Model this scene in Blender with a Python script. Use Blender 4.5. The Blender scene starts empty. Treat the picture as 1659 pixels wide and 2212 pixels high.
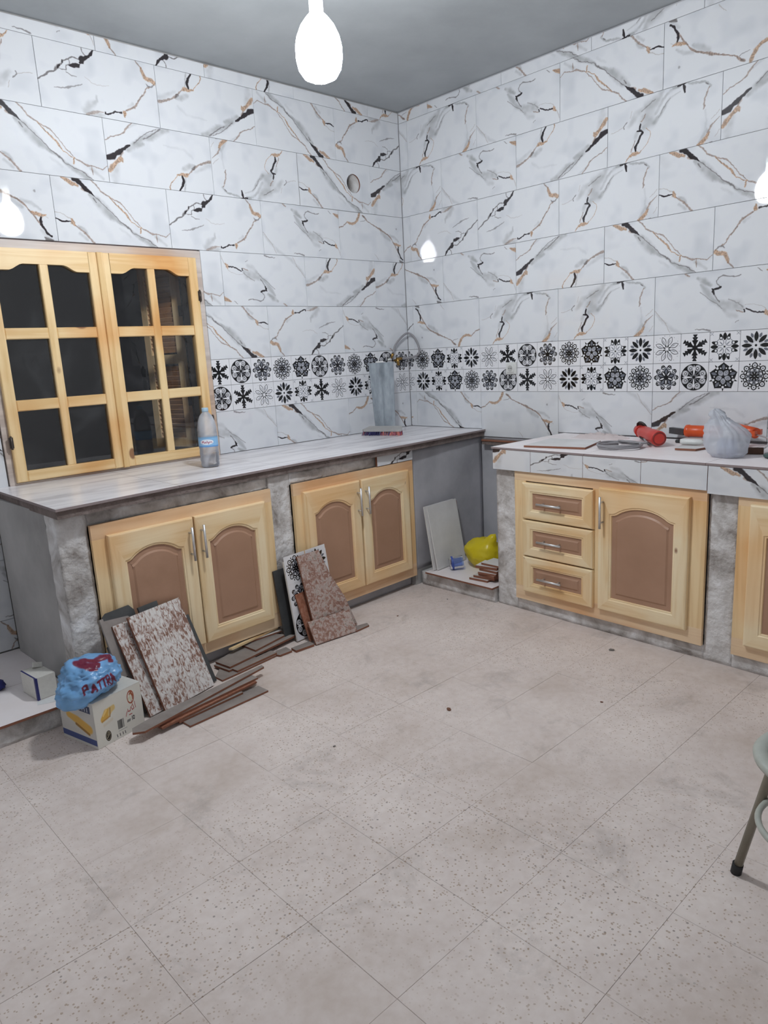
import bpy, math, random, json
import numpy as np
from mathutils import Vector, Matrix, noise
PI = math.pi
SC = bpy.context.scene
COL = SC.collection
random.seed(7)
RNG = np.random.RandomState(7)

# ---------------------------------------------------------------- camera, world, exposure
YAW, PITCH, ROLL = math.radians(47.17508), math.radians(-12.39046), math.radians(-3.12988)
FPX = 1551.6
cf = Vector((math.cos(PITCH)*math.cos(YAW), math.cos(PITCH)*math.sin(YAW), math.sin(PITCH)))
cr0 = Vector((math.sin(YAW), -math.cos(YAW), 0)); cu0 = cr0.cross(cf)
cr = cr0*math.cos(ROLL) + cu0*math.sin(ROLL)
cu = -cr0*math.sin(ROLL) + cu0*math.cos(ROLL)
cam = bpy.data.cameras.new('camera'); camo = bpy.data.objects.new('camera', cam); COL.objects.link(camo)
cam.sensor_fit = 'VERTICAL'; cam.sensor_height = 24.0; cam.lens = 24.0*FPX/2212.0
cam.clip_start = 0.05
m = Matrix((cr, cu, -cf)).transposed().to_4x4(); m.translation = Vector((-3.80594, -3.75243, 1.44026))
camo.matrix_world = m
SC.camera = camo
w = bpy.data.worlds.new('night'); SC.world = w; w.use_nodes = True
w.node_tree.nodes['Background'].inputs[0].default_value = (0.02, 0.021, 0.024, 1)
w.node_tree.nodes['Background'].inputs[1].default_value = 0.25
SC.view_settings.view_transform = 'Standard'; SC.view_settings.look = 'None'
SC.view_settings.gamma = 1.0; SC.view_settings.use_curve_mapping = False
SC.view_settings.exposure = 0.0
BULB_STRENGTH = 280.0
BULB_COLOR = (0.93, 0.97, 1.0)
SC.cycles.use_denoising = True; SC.cycles.sample_clamp_indirect = 0
SC.cycles.adaptive_threshold = 0.025; SC.cycles.max_bounces = 7; SC.cycles.diffuse_bounces = 4; SC.cycles.transparent_max_bounces = 12
SC.cycles.caustics_reflective = False; SC.cycles.caustics_refractive = False

# ---------------------------------------------------------------- materials
def newmat(name):
    m = bpy.data.materials.new(name); m.use_nodes = True
    return m, m.node_tree.nodes, m.node_tree.links, m.node_tree.nodes['Principled BSDF']
def lin(c):
    return tuple((x/12.92 if x <= .04045 else ((x+.055)/1.055)**2.4) for x in c[:3]) + (1,)
def rgb(r, g, b): return lin((r/255, g/255, b/255))
def flat(name, c, rough=.5, metal=0, spec=.5, bump=0, bscale=60):
    m, N, L, P = newmat(name)
    P.inputs['Base Color'].default_value = c; P.inputs['Roughness'].default_value = rough
    P.inputs['Metallic'].default_value = metal; P.inputs['Specular IOR Level'].default_value = spec
    t = N.new('ShaderNodeTexCoord'); n = N.new('ShaderNodeTexNoise'); n.inputs['Scale'].default_value = bscale
    n.inputs['Detail'].default_value = 3
    L.new(t.outputs['Object'], n.inputs['Vector'])
    mx = N.new('ShaderNodeMixRGB'); mx.blend_type = 'MULTIPLY'; mx.inputs[0].default_value = .25
    mx.inputs[1].default_value = c; L.new(n.outputs['Color'], mx.inputs[2])
    hs = N.new('ShaderNodeHueSaturation'); hs.inputs['Saturation'].default_value = 0; L.new(n.outputs['Color'], hs.inputs['Color'])
    L.new(hs.outputs[0], mx.inputs[2]); L.new(mx.outputs[0], P.inputs['Base Color'])
    if bump:
        b = N.new('ShaderNodeBump'); b.inputs['Strength'].default_value = bump; b.inputs['Distance'].default_value = .004
        L.new(n.outputs['Fac'], b.inputs['Height']); L.new(b.outputs[0], P.inputs['Normal'])
    return m
def noisy(name, cols, scale=4, detail=8, rough=.85, bump=.4, bdist=.01, bscale=30, coord='Position', stretch=(1,1,1), pos=None, dist=0.0):
    """multi colour noise material; cols = list of rgba along a ramp"""
    m, N, L, P = newmat(name)
    if coord == 'Position':
        g = N.new('ShaderNodeNewGeometry'); src = g.outputs['Position']
    else:
        t = N.new('ShaderNodeTexCoord'); src = t.outputs['Object']
    mp = N.new('ShaderNodeMapping'); mp.inputs['Scale'].default_value = stretch; L.new(src, mp.inputs[0])
    n = N.new('ShaderNodeTexNoise'); n.inputs['Scale'].default_value = scale; n.inputs['Detail'].default_value = detail
    n.inputs['Roughness'].default_value = .6; n.inputs['Distortion'].default_value = dist
    L.new(mp.outputs[0], n.inputs['Vector'])
    r = N.new('ShaderNodeValToRGB'); e = r.color_ramp.elements
    pos = pos or [.3+.4*i/(len(cols)-1) for i in range(len(cols))]
    e[0].position = pos[0]; e[0].color = cols[0]; e[1].position = pos[-1]; e[1].color = cols[-1]
    for p, c in zip(pos[1:-1], cols[1:-1]):
        k = e.new(p); k.color = c
    L.new(n.outputs['Fac'], r.inputs[0]); L.new(r.outputs[0], P.inputs['Base Color'])
    P.inputs['Roughness'].default_value = rough
    if bump:
        n2 = N.new('ShaderNodeTexNoise'); n2.inputs['Scale'].default_value = bscale; n2.inputs['Detail'].default_value = 6
        L.new(mp.outputs[0], n2.inputs['Vector'])
        b = N.new('ShaderNodeBump'); b.inputs['Strength'].default_value = bump; b.inputs['Distance'].default_value = bdist
        L.new(n2.outputs['Fac'], b.inputs['Height']); L.new(b.outputs[0], P.inputs['Normal'])
    return m
def pine(name, axis, a=rgb(245,226,190), b=rgb(232,204,158), knots=True, tint=None, kn=.028):
    """axis: 0/1/2 = grain direction in object space"""
    m, N, L, P = newmat(name)
    t = N.new('ShaderNodeTexCoord'); mp = N.new('ShaderNodeMapping')
    s = [26, 26, 26]; s[axis] = 1.6; mp.inputs['Scale'].default_value = s
    oi = N.new('ShaderNodeObjectInfo'); va = N.new('ShaderNodeVectorMath'); va.operation = 'ADD'
    vs = N.new('ShaderNodeVectorMath'); vs.operation = 'SCALE'; vs.inputs['Scale'].default_value = 3.7
    L.new(oi.outputs['Location'], vs.inputs[0]); L.new(t.outputs['Object'], va.inputs[0]); L.new(vs.outputs[0], va.inputs[1])
    L.new(va.outputs[0], mp.inputs[0])
    n = N.new('ShaderNodeTexNoise'); n.inputs['Scale'].default_value = 1.0; n.inputs['Detail'].default_value = 5; n.inputs['Distortion'].default_value = .6
    L.new(mp.outputs[0], n.inputs['Vector'])
    r = N.new('ShaderNodeValToRGB'); e = r.color_ramp.elements
    e[0].position = .38; e[0].color = b; e[1].position = .62; e[1].color = a
    k = e.new(.5); k.color = tuple((x+y*2)/3 for x, y in zip(b, a))
    L.new(n.outputs['Fac'], r.inputs[0])
    n3 = N.new('ShaderNodeTexNoise'); n3.inputs['Scale'].default_value = 2.3; n3.inputs['Detail'].default_value = 2
    L.new(va.outputs[0], n3.inputs['Vector'])
    mx = N.new('ShaderNodeMixRGB'); mx.blend_type = 'MULTIPLY'; mx.inputs[2].default_value = tint or rgb(248,224,200)
    r3 = N.new('ShaderNodeValToRGB'); r3.color_ramp.elements[0].position = .45; r3.color_ramp.elements[1].position = .7
    L.new(n3.outputs['Fac'], r3.inputs[0]); L.new(r3.outputs[0], mx.inputs[0]); L.new(r.outputs[0], mx.inputs[1])
    out = mx.outputs[0]
    if knots:
        v = N.new('ShaderNodeTexVoronoi'); v.inputs['Scale'].default_value = 3.1
        mv = N.new('ShaderNodeMapping'); q = [1.6,1.6,1.6]; q[axis] = 1.0; mv.inputs['Scale'].default_value = q
        L.new(va.outputs[0], mv.inputs[0]); L.new(mv.outputs[0], v.inputs['Vector'])
        rr = N.new('ShaderNodeValToRGB'); rr.color_ramp.elements[0].position = kn; rr.color_ramp.elements[0].color = (.85,.85,.85,1)
        rr.color_ramp.elements[1].position = kn+.03; rr.color_ramp.elements[1].color = (0,0,0,1)
        L.new(v.outputs['Distance'], rr.inputs[0])
        m2 = N.new('ShaderNodeMixRGB'); m2.inputs[2].default_value = rgb(128,78,52)
        L.new(rr.outputs[0], m2.inputs[0]); L.new(out, m2.inputs[1]); out = m2.outputs[0]
    L.new(out, P.inputs['Base Color'])
    P.inputs['Roughness'].default_value = .42; P.inputs['Specular IOR Level'].default_value = .4
    b_ = N.new('ShaderNodeBump'); b_.inputs['Strength'].default_value = .12; b_.inputs['Distance'].default_value = .002
    L.new(n.outputs['Fac'], b_.inputs['Height']); L.new(b_.outputs[0], P.inputs['Normal'])
    return m

# ---- generated picture prints (marble veins, medallions, carton print) drawn here from strokes
def vnoise(h, w, cells, seed):
    r = np.random.RandomState(seed); gh = max(2, int(cells)+2); gw = max(2, int(cells*w/h)+3)
    g = r.rand(gh, gw); y = np.linspace(0, gh-1.001, h); x = np.linspace(0, gw-1.001, w)
    yi = y.astype(int); xi = x.astype(int); fy = (y-yi); fx = (x-xi); fy = fy*fy*(3-2*fy); fx = fx*fx*(3-2*fx)
    a = g[yi][:, xi]; b = g[yi][:, xi+1]; c = g[yi+1][:, xi]; d = g[yi+1][:, xi+1]
    return (a*(1-fx)+b*fx)*(1-fy)[:, None] + (c*(1-fx)+d*fx)*fy[:, None]
def capsule_alpha(X, Y, A, pts, soft):
    """max-blend a chain of variable width capsules; returns alpha image"""
    for (x0, y0, w0), (x1, y1, w1) in zip(pts[:-1], pts[1:]):
        R = max(w0, w1)*.5*(1+soft)+.02
        xa, xb = min(x0, x1)-R, max(x0, x1)+R; ya, yb = min(y0, y1)-R, max(y0, y1)+R
        H, W = X.shape; sx = W/X.span[0]; sy = H/X.span[1]
        i0, i1 = max(0, int((ya)*sy)-8), min(H, int(yb*sy)+9); j0, j1 = max(0, int(xa*sx)-8), min(W, int(xb*sx)+9)
        if i1 <= i0 or j1 <= j0: continue
        xs = X.a[i0:i1, j0:j1]; ys = Y[i0:i1, j0:j1]
        dx, dy = x1-x0, y1-y0; l2 = dx*dx+dy*dy+1e-12
        t = np.clip(((xs-x0)*dx+(ys-y0)*dy)/l2, 0, 1)
        d = np.hypot(xs-(x0+t*dx), ys-(y0+t*dy)); r = .5*(w0+(w1-w0)*t)
        a = np.clip(((1+soft)*r+.0022-d)/(2*soft*r+.0044), 0, 1); a = a*a*(3-2*a)
        A[i0:i1, j0:j1] = np.maximum(A[i0:i1, j0:j1], a)
class Grid:
    def __init__(s, a, span): s.a = a; s.shape = a.shape; s.span = span
def make_image(name, arr):
    h, w = arr.shape[:2]
    im = bpy.data.images.new(name, w, h, alpha=False)
    buf = np.ones((h, w, 4), np.float32); buf[..., :3] = arr[::-1]
    im.pixels.foreach_set(np.clip(buf, 0, 1).ravel()); im.update(); im.pack()
    return im
def image_mat(name, im, rough=.1, spec=.5, tint=None, bump=0, coat=0):
    m, N, L, P = newmat(name)
    t = N.new('ShaderNodeTexImage'); t.image = im; t.interpolation = 'Cubic'; t.extension = 'EXTEND'
    uv = N.new('ShaderNodeUVMap'); L.new(uv.outputs[0], t.inputs[0])
    L.new(t.outputs[0], P.inputs['Base Color'])
    n = N.new('ShaderNodeTexNoise'); n.inputs['Scale'].default_value = 5; g = N.new('ShaderNodeNewGeometry'); L.new(g.outputs['Position'], n.inputs['Vector'])
    mr = N.new('ShaderNodeMapRange'); mr.inputs['To Min'].default_value = rough*.7; mr.inputs['To Max'].default_value = rough*1.4
    L.new(n.outputs['Fac'], mr.inputs[0]); L.new(mr.outputs[0], P.inputs['Roughness'])
    P.inputs['Specular IOR Level'].default_value = spec
    return m
STROKES = json.loads('''{"A":[["s",0.1,[15,43,82,73,116,163,131,188,122]],["g",0,[172,5,27,214,11,46,271,39,67,355,96,59,425,120,40]],["k",0,[368,17,61,417,31,87,479,78,68,549,151,66,631,201,42,686,252,13]],["b",0,[494,143,40,563,184,34]],["s",0.5,[605,234,52,714,312,117,823,427,129,932,540,115,1038,603,64,1143,666,30,1299,783,42,1453,875,74,1603,953,85,1666,996,73]],["d",0,[659,230,13,795,349,13,957,494,11,1116,626,15,1195,697,23,1286,776,15]],["d",0,[660,292,21,701,347,13]],["d",0,[1299,783,7,1552,887,15,1727,997,10]],["b",0,[668,10,16,736,70,18,818,168,21,897,205,23,1029,274,20,1133,314,25,1199,396,15,1304,531,12,1395,627,12,1459,696,15,1584,742,27,1646,774,34,1730,767,14,1826,791,12,1899,824,17,1990,754,9]],["g",0,[950,238,15,1070,365,20,1162,451,25,1228,532,37,1274,575,17,1371,660,12,1435,704,12]],["g",0,[1453,689,22,1424,775,25]],["b",0,[1730,767,10,1722,872,22,1729,909,12]],["s",0.25,[1720,813,72,1831,909,48,1905,965,36]],["k",0,[-3,639,14,92,681,25,179,684,27,236,682,16]],["g",0,[257,646,35,267,692,68,294,734,33]],["l",0,[-3,548,11,106,562,11,192,612,11,250,639,16]],["b",0,[294,734,16,407,805,27,492,886,27,563,970,35,598,999,24]],["s",0.4,[350,741,27,435,789,59,478,858,48]],["s",0.25,[366,852,41,479,948,46]],["s",0.12,[1067,730,38,1237,849,38]]],"B":[["b",0,[8,343,17,116,278,19,248,226,20,357,165,25,402,108,27,474,40,20,531,-2,17]],["s",0.25,[429,92,30,594,11,38]],["s",0.45,[386,441,75,499,357,88,660,313,63]],["s",0.45,[502,334,38,672,219,76,835,173,115,993,81,103,1163,10,78]],["d",0,[517,320,13,619,226,13,790,110,10,958,40,10]],["d",0,[697,227,13,838,149,15,1026,30,21]],["k",0,[11,613,66,102,585,93,172,525,66,239,494,79,308,451,42,379,396,50,434,360,27]],["g",0,[25,804,66,98,716,66,182,649,66,252,595,72,266,639,37]],["b",0,[289,499,42,245,550,25]],["s",0.22,[161,720,98,101,898,123,102,989,98]],["s",0.35,[1407,619,66,1555,554,80,1643,531,40]],["s",0.22,[1658,638,54,1842,544,68,1964,493,55]],["g",0,[1281,736,24,1366,722,53,1450,729,67,1502,705,29]],["k",0,[1369,756,27,1387,838,53,1366,900,37,1325,953,34,1291,1005,32]],["g",0,[1288,741,13,1203,810,13,1124,896,18,1104,952,18,1112,999,24]],["b",0,[1510,692,16,1591,610,24,1653,560,38,1730,521,24,1851,470,38,1987,423,49]],["d",0,[1593,592,46,1647,557,35]],["s",0.4,[1430,773,19,1424,882,24,1397,994,27]],["s",0.1,[1063,282,26,1473,300,40,1627,424,40]]],"C":[["s",0.36,[994,17,74,917,115,136,787,214,213,736,354,240,817,439,163,697,486,102]],["s",0.35,[1287,25,17,1149,51,37,1022,148,42,895,339,42]],["s",0.35,[1313,97,17,1150,152,32,1075,238,42,974,377,55,870,472,55]],["s",0.28,[706,186,51,545,246,95,491,329,108,409,408,65]],["d",0.45,[878,118,15,720,189,15,626,239,13]],["b",0.6,[708,302,18,642,394,18]],["d",0.4,[1151,163,10,1062,235,17,1024,285,17,948,418,7]],["s",0.5,[1186,25,29,1287,19,29]],["k",0,[1255,12,17,1337,2,31,1386,-3,31]],["k",0,[1349,5,26,1381,68,45,1395,137,26]],["s",0.5,[1411,-3,33,1498,38,33,1595,49,33,1703,67,25,1752,100,30,1812,156,28]],["d",0,[1728,94,19,1764,119,16]],["b",0,[1789,162,16,1755,236,18,1721,327,21,1713,391,23,1724,436,32,1707,482,9]],["s",0.14,[1737,505,28,1765,663,28,1744,791,40]],["s",0.3,[1768,795,35,1710,873,51,1651,952,33]],["g",0.75,[1805,846,35,1770,906,70,1700,960,70,1628,992,31]],["b",0.6,[1965,658,11,1884,718,18,1815,771,25,1781,831,30]],["d",0.6,[1773,1000,21,1856,997,12]],["l",0,[1981,834,9,1901,929,9]],["l",0,[1962,549,9,1836,655,9]],["l",0,[462,195,10,421,281,10]],["d",0,[366,341,10,311,402,18,325,434,18]],["l",0,[297,411,11,183,450,11,69,453,8]],["k",0,[629,426,23,616,482,26,603,527,23]],["k",0,[569,532,23,630,537,41,678,570,25]],["k",0,[671,574,33,618,635,38,571,709,31,537,774,44,545,840,31]],["s",0.25,[562,554,57,536,656,52]],["b",0,[522,665,10,496,755,13,462,844,16]],["g",0,[621,876,18,552,883,62,477,894,57,414,920,26,359,983,13]],["g",0.6,[724,520,10,792,585,10,807,668,13,768,755,13,688,823,10,621,882,13]]],"D":[["d",0,[1717,39,11,1778,91,11]],["g",0.75,[1850,84,22,1922,115,58,1994,137,81]],["s",0.5,[763,101,51,868,163,92,971,225,51]],["b",0,[524,-2,28,603,60,24]],["s",0.38,[814,220,39,917,340,104,1020,479,69,1123,539,91,1251,586,147,1415,601,168,1490,636,89]],["s",0.25,[1186,630,50,1275,726,72,1401,771,72]],["d",0.4,[799,324,12,942,453,14,1097,544,14,1173,628,14]],["d",0.35,[1277,485,18,1441,558,16,1515,631,18]],["d",0.6,[1458,115,20,1357,130,16,1256,116,16,1167,96,18,1103,119,18,1070,170,18,1075,219,14,1126,269,16]],["k",0,[1146,274,27,1100,302,32,1022,300,28]],["k",0,[997,289,23,1016,332,44,1034,375,28]],["d",0.6,[1034,385,14,1085,454,16,1136,513,23]],["b",0,[1402,675,16,1515,708,16]],["k",0,[1528,672,22,1537,712,22]],["k",0.85,[1565,661,24,1651,698,26,1749,732,22,1847,738,22]],["g",0,[1871,696,26,1877,735,67,1907,784,37]],["l",0,[1553,592,7,1689,592,7,1799,634,7,1871,678,9]],["l",0,[1931,793,15,1979,860,13,1991,928,11]],["d",0.5,[1457,840,11,1400,867,13]],["l",0,[11,581,12,176,767,15,297,973,15]],["s",0.2,[24,635,37,175,787,61,340,920,72,476,996,72]],["d",0,[748,937,9,855,947,16,960,967,21,993,978,32]]],"E":[["k",0,[950,-2,21,905,60,35,853,112,40,800,144,47,735,173,89,735,214,66,695,238,24]],["k",0,[682,267,26,655,293,66,602,305,64,522,317,19]],["d",0,[749,2,19,755,54,19,801,103,23]],["d",0.75,[695,187,21,590,179,19,510,217,17,442,258,19,415,274,31,402,313,19,348,346,43,320,372,41,265,437,22,170,474,32,72,553,22,10,596,20]],["k",0.8,[361,343,31,334,369,36]],["k",0.8,[416,263,26,418,290,26]],["d",0.6,[523,219,12,536,294,14,469,324,17,468,386,17,388,399,14,347,366,14]],["d",0.5,[468,417,17,535,459,19,615,457,12]],["d",0.5,[236,674,10,385,655,17,480,633,31,574,601,17,694,547,9]],["l",0.3,[747,432,9,852,500,14,982,522,12,1137,496,9]],["b",0,[1650,-6,20,1699,53,22,1749,101,22]],["g",0,[1749,111,33,1762,152,60,1787,216,60,1824,252,49,1897,260,71,1970,287,71]],["d",0.6,[1970,317,15,1910,366,16,1849,365,25,1824,331,11]],["b",0.7,[1861,377,16,1801,426,16,1740,515,20,1691,587,32,1630,637,25,1593,701,30,1543,754,36,1493,776,21,1405,823,25]],["g",0.8,[1380,840,23,1367,868,64,1361,918,30]],["k",0.85,[1316,871,21,1214,875,26,1137,905,28,1072,931,33]],["k",0,[1027,898,21,1027,929,21,1072,936,26]],["b",0.5,[994,914,16,916,923,21,824,951,36,718,987,36]],["s",0.3,[917,675,23,903,756,47,798,833,107,705,944,107,877,969,71,1007,968,47]],["s",0.22,[1530,701,50,1455,750,34]]],"F":[["d",0.75,[95,14,37,182,27,50,203,41,27]],["k",0,[107,75,27,164,110,35,212,186,32,239,249,37,244,301,37,231,352,20]],["s",0.2,[152,48,74,243,147,49]],["g",0,[154,388,17,226,387,62,313,406,57,362,427,20]],["b",0.75,[247,229,12,301,325,22,356,411,27,424,497,20,480,541,39,549,596,27,688,655,29,771,689,53,881,730,26,1017,778,17,1139,824,19,1192,861,26,1244,913,40,1297,946,40]],["s",0.35,[224,464,30,350,554,57,492,593,42]],["s",0.38,[497,471,42,635,560,109,745,627,77]],["d",0.5,[1232,863,14,1274,825,12,1367,829,9]],["d",0.5,[1245,893,16,1284,945,16]],["g",0,[1403,970,63,1418,911,63,1459,854,69,1487,815,41,1541,779,51,1620,753,50,1698,752,45,1762,775,29]],["b",0.7,[1769,770,18,1841,716,18,1918,667,20,1995,652,25]],["d",0.4,[271,736,32,263,756,17]],["l",0,[890,23,12,929,86,12,988,160,9]],["l",0,[126,335,7,168,389,7]]]}''')
VCOL = {'g': (.65,.505,.39), 'k': (.15,.13,.14), 'b': (.52,.43,.38), 's': (.54,.545,.55), 'd': (.36,.34,.34), 'l': (.60,.55,.52)}
VALP = {'g': .72, 'k': .92, 'b': .62, 's': .42, 'd': .6, 'l': .45}
VSOFT = {'g': .30, 'k': .18, 'b': .45, 's': .75, 'd': .45, 'l': .6}
def marble(key, seed):
    H, W = 480, 960
    yy, xx = np.mgrid[0:H, 0:W]; u = (xx+.5)/W*2; v = (yy+.5)/H
    n1 = .7*(vnoise(H, W, 9, seed)-.5); n2 = .7*(vnoise(H, W, 9, seed+1)-.5); n3 = vnoise(H, W, 34, seed+2)-.5; n4 = vnoise(H, W, 34, seed+3)-.5
    us = u+.028*n1+.014*n3; vs = v+.028*n2+.014*n4
    base = np.ones((H, W, 3))*np.array([.855,.862,.880])
    cl = vnoise(H, W, 3, seed+5)*.6+vnoise(H, W, 7, seed+6)*.4
    base -= (np.clip(cl-.5, 0, 1)*.12)[..., None]*np.array([1.1, 1, .9])
    fine = vnoise(H, W, 60, seed+7)
    G = Grid(us, (2.0, 1.0))
    order = {'s': 0, 'l': 1, 'b': 2, 'd': 3, 'g': 4, 'k': 5}
    for kind, al, flatp in sorted(STROKES[key], key=lambda q: order[q[0]]):
        p = [(flatp[i]/1000, flatp[i+1]/1000, flatp[i+2]/1000) for i in range(0, len(flatp), 3)]
        A = np.zeros((H, W)); capsule_alpha(G, vs, A, p, VSOFT[kind])
        a = al or VALP[kind]
        if kind == 's': A = A*(.55+.75*vnoise(H, W, 14, seed+9))
        if kind in 'gb':
            A2 = A*a; c = np.array(VCOL[kind])*(.72+.56*fine[..., None]); base = base*(1-A2[..., None])+c*A2[..., None]; continue
        A2 = np.clip(A*a, 0, 1)[..., None]; base = base*(1-A2)+np.array(VCOL[kind])*A2
    return make_image('marble_print_'+key.lower(), base)
def medallions():
    S = 224; out = np.ones((S, S*8, 3))*np.array([.885,.888,.90])
    yy, xx = np.mgrid[0:S, 0:S]; X = (xx+.5)/S*2-1; Y = 1-(yy+.5)/S*2
    R = np.hypot(X, Y); T = np.arctan2(Y, X)
    def ss(d, w=.018): a = np.clip(d/w+.5, 0, 1); return a
    def petal(n, off, r0, r1, hw, p=.8, edge=None):
        dT = 2*PI/n; t = (T-off+dT/2) % dT-dT/2; a = R*np.cos(t); b = np.abs(R*np.sin(t))
        q = np.clip((a-r0)/(r1-r0), 0, 1); h = hw*np.sin(PI*q)**p
        return h-b+np.where((a < r0) | (a > r1), -1, 0)
    def circ(n, off, rc, rad):
        dT = 2*PI/n; t = (T-off+dT/2) % dT-dT/2; a = R*np.cos(t); b = R*np.sin(t)
        return rad-np.hypot(a-rc, b)
    def ring(n, off, rc, rad, w): return w-np.abs(circ(n, off, rc, rad))
    def put(k, layers):
        img = out[:, k*S:(k+1)*S]
        for d, c in layers:
            a = ss(d)[..., None]; img[:] = img*(1-a)+np.array(c)*a
    K = (.07,.07,.08); Gy = (.42,.43,.47); Wt = (.885,.888,.90); Lg = (.65,.66,.69)
    H8 = PI/8
    put(0, [(petal(8, H8, .52, .86, .085), Gy), (petal(8, 0, .24, .90, .135, .75), K), (.075-R, K), (petal(8, H8, .18, .5, .02), Lg)])
    saw = (np.abs(((R*5.2+.2) % 1)))*.13-.02
    t6 = (T-PI/2+PI/6) % (PI/3)-PI/6; a6 = R*np.cos(t6); b6 = np.abs(R*np.sin(t6))
    put(1, [(np.where((a6 < .90), .175-.13*a6+saw-b6, -1)+np.where(R < .2, .2, 0), K), (petal(6, PI/2+PI/6, .16, .42, .055), Wt), (petal(6, PI/2, .5, .85, .012), Gy)])
    put(2, [(.92-R, K), (circ(8, H8, .66, .21), Wt), (ring(8, H8, .66, .16, .014), Gy), (ring(8, H8, .64, .08, .02), K), (petal(4, 0, .05, .85, .06), Wt), (petal(4, PI/4, .1, .55, .10), Lg), (petal(4, PI/4, .14, .52, .07), K), (.1-R, K)])
    put(3, [(ring(10, 0, .74, .13, .028), K), (ring(10, 0, .80, .06, .03), K), (ring(10, PI/10, .60, .12, .016), Gy), (petal(5, PI/2, .06, .72, .22), Lg), (petal(5, PI/2, .06, .66, .17), K), (petal(5, PI/2, .1, .6, .10), Gy), (petal(5, PI/2+PI/5, .06, .55, .14), K), (petal(5, PI/2+PI/5, .1, .5, .05), Wt), (.17-R, K)])
    put(4, [(ring(8, 0, .72, .15, .03), K), (circ(8, 0, .72, .05), Gy), (ring(8, H8, .62, .10, .026), K), (ring(8, H8, .40, .15, .032), K), (ring(8, 0, .38, .09, .03), Gy), (circ(8, H8, .84, .05), K), (petal(8, H8, .02, .36, .06), K), (ring(1, 0, 0, .12, .02), K), (circ(8, 0, .90, .035), Gy)])
    t5 = (T-PI/2+PI/5) % (2*PI/5)-PI/5
    put(5, [(.80-R*np.cos(t5-np.sign(t5)*PI/5)*1.04, K), (petal(5, PI/2, .05, .99, .05), K), (petal(5, PI/2+PI/5, .5, .98, .055), K), (circ(5, PI/2+PI/5, .70, .085), Wt), (petal(5, PI/2, .45, .85, .10), Gy), (circ(10, PI/2+PI/10, .60, .05), Wt), (petal(5, PI/2+PI/5, .08, .52, .16), Lg), (ring(5, PI/2+PI/5, .34, .07, .02), Gy), (.1-R, K)])
    c8 = np.minimum(np.abs(np.abs(X)-np.abs(Y)), 9); cx = np.abs(np.abs(X)-.86)+0; cy = np.abs(np.abs(Y)-.86)
    cross = np.where((np.maximum(cx, cy) < .11), .022-np.minimum(np.abs((np.abs(X)-.86)-(np.abs(Y)-.86)), np.abs((np.abs(X)-.86)+(np.abs(Y)-.86)))*.7, -1)
    put(6, [(petal(4, 0, .42, .93, .13, .7), K), (petal(4, .36, .50, .92, .10, .6), K), (petal(4, -.36, .50, .92, .10, .6), K), (circ(4, .42, .62, .10), Wt), (circ(4, -.42, .62, .10), Wt), (ring(4, .42, .62, .10, .02), K), (ring(4, -.42, .62, .10, .02), K), (petal(4, 0, .42, .93, .11, .7), K), (ring(4, PI/4, .40, .22, .018), Gy), (petal(4, PI/4, .08, .5, .03), Gy), (circ(4, PI/4, .2, .05), Lg), (.06-R, K), (cross, Lg)])
    p8 = petal(8, H8, .26, .90, .155, .8)
    put(7, [(p8, K), (p8-.035, Wt), (petal(8, H8+.06, .35, .7, .045), Lg), (petal(8, H8, .10, .30, .045), K), (circ(16, H8/2, .93, .022), Gy)])
    return make_image('medallion_print', out)

MAR = {}
for i, k in enumerate('ABCDEF'):
    MAR[k] = image_mat('marble_tile_'+k.lower(), marble(k, 100+20*i), rough=.022, spec=.5)
M_MED = image_mat('medallion_tile', medallions(), rough=.09)
M = {}
M['tile_edge'] = flat('terracotta_tile_edge', rgb(140,92,72), .85, bump=.2)
M['edge_grey'] = flat('grey_brown_tile_edge', rgb(150,136,136), .8)
M['grout'] = flat('grey_grout', rgb(120,118,122), .9); M['floor_grout'] = flat('beige_floor_grout', rgb(214,202,195), .9)
M['pine_x'] = pine('pine_grain_across', 0); M['pine_z'] = pine('pine_grain_upright', 2)
M['pinef_x'] = pine('pine_frame_across', 0, rgb(238,212,178), rgb(224,192,156), tint=rgb(244,220,200)); M['pinef_z'] = pine('pine_frame_upright', 2, rgb(242,216,172), rgb(228,196,148))
M['pine_y'] = pine('pine_grain_deep', 1)
M['panel'] = noisy('brown_mdf_panel', [rgb(165,128,104), rgb(178,140,116)], 3, 4, .45, .05, coord='Object')
M['panel_dust'] = noisy('brown_panel_plaster_dust', [rgb(165,128,104), rgb(178,140,116), rgb(210,188,170)], 3.2, 6, .6, .05, coord='Object', pos=[.35,.55,.75])
M['chrome'] = flat('brushed_steel', (.72,.72,.73,1), .42, .75)
M['cement'] = noisy('smooth_grey_cement', [rgb(140,138,137), rgb(166,164,163), rgb(184,182,181)], 1.8, 7, .9, .25, .004, 24)
M['cement_cool'] = noisy('cool_grey_cement', [rgb(148,148,154), rgb(176,176,182), rgb(196,195,200)], 1.6, 6, .9, .15, .003, 20)
M['cement_rough'] = noisy('rough_grey_cement', [rgb(132,124,118), rgb(188,184,182), rgb(214,212,212), rgb(238,238,240)], 7, 9, .95, .7, .016, 34, pos=[.30,.44,.56,.70], dist=.6)
M['ceiling'] = noisy('grey_ceiling_plaster', [rgb(146,150,153), rgb(172,176,179)], 1.1, 7, .95, .2, .004, 18)
M['plaster'] = noisy('pale_wall_plaster', [rgb(235,235,235), rgb(242,242,242)], 2, 5, .9, .1)
M['concrete_edge'] = noisy('brown_concrete_edge', [rgb(96,84,80), rgb(135,122,118)], 12, 7, .95, .8, .01, 60)
M['terracotta'] = None
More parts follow.
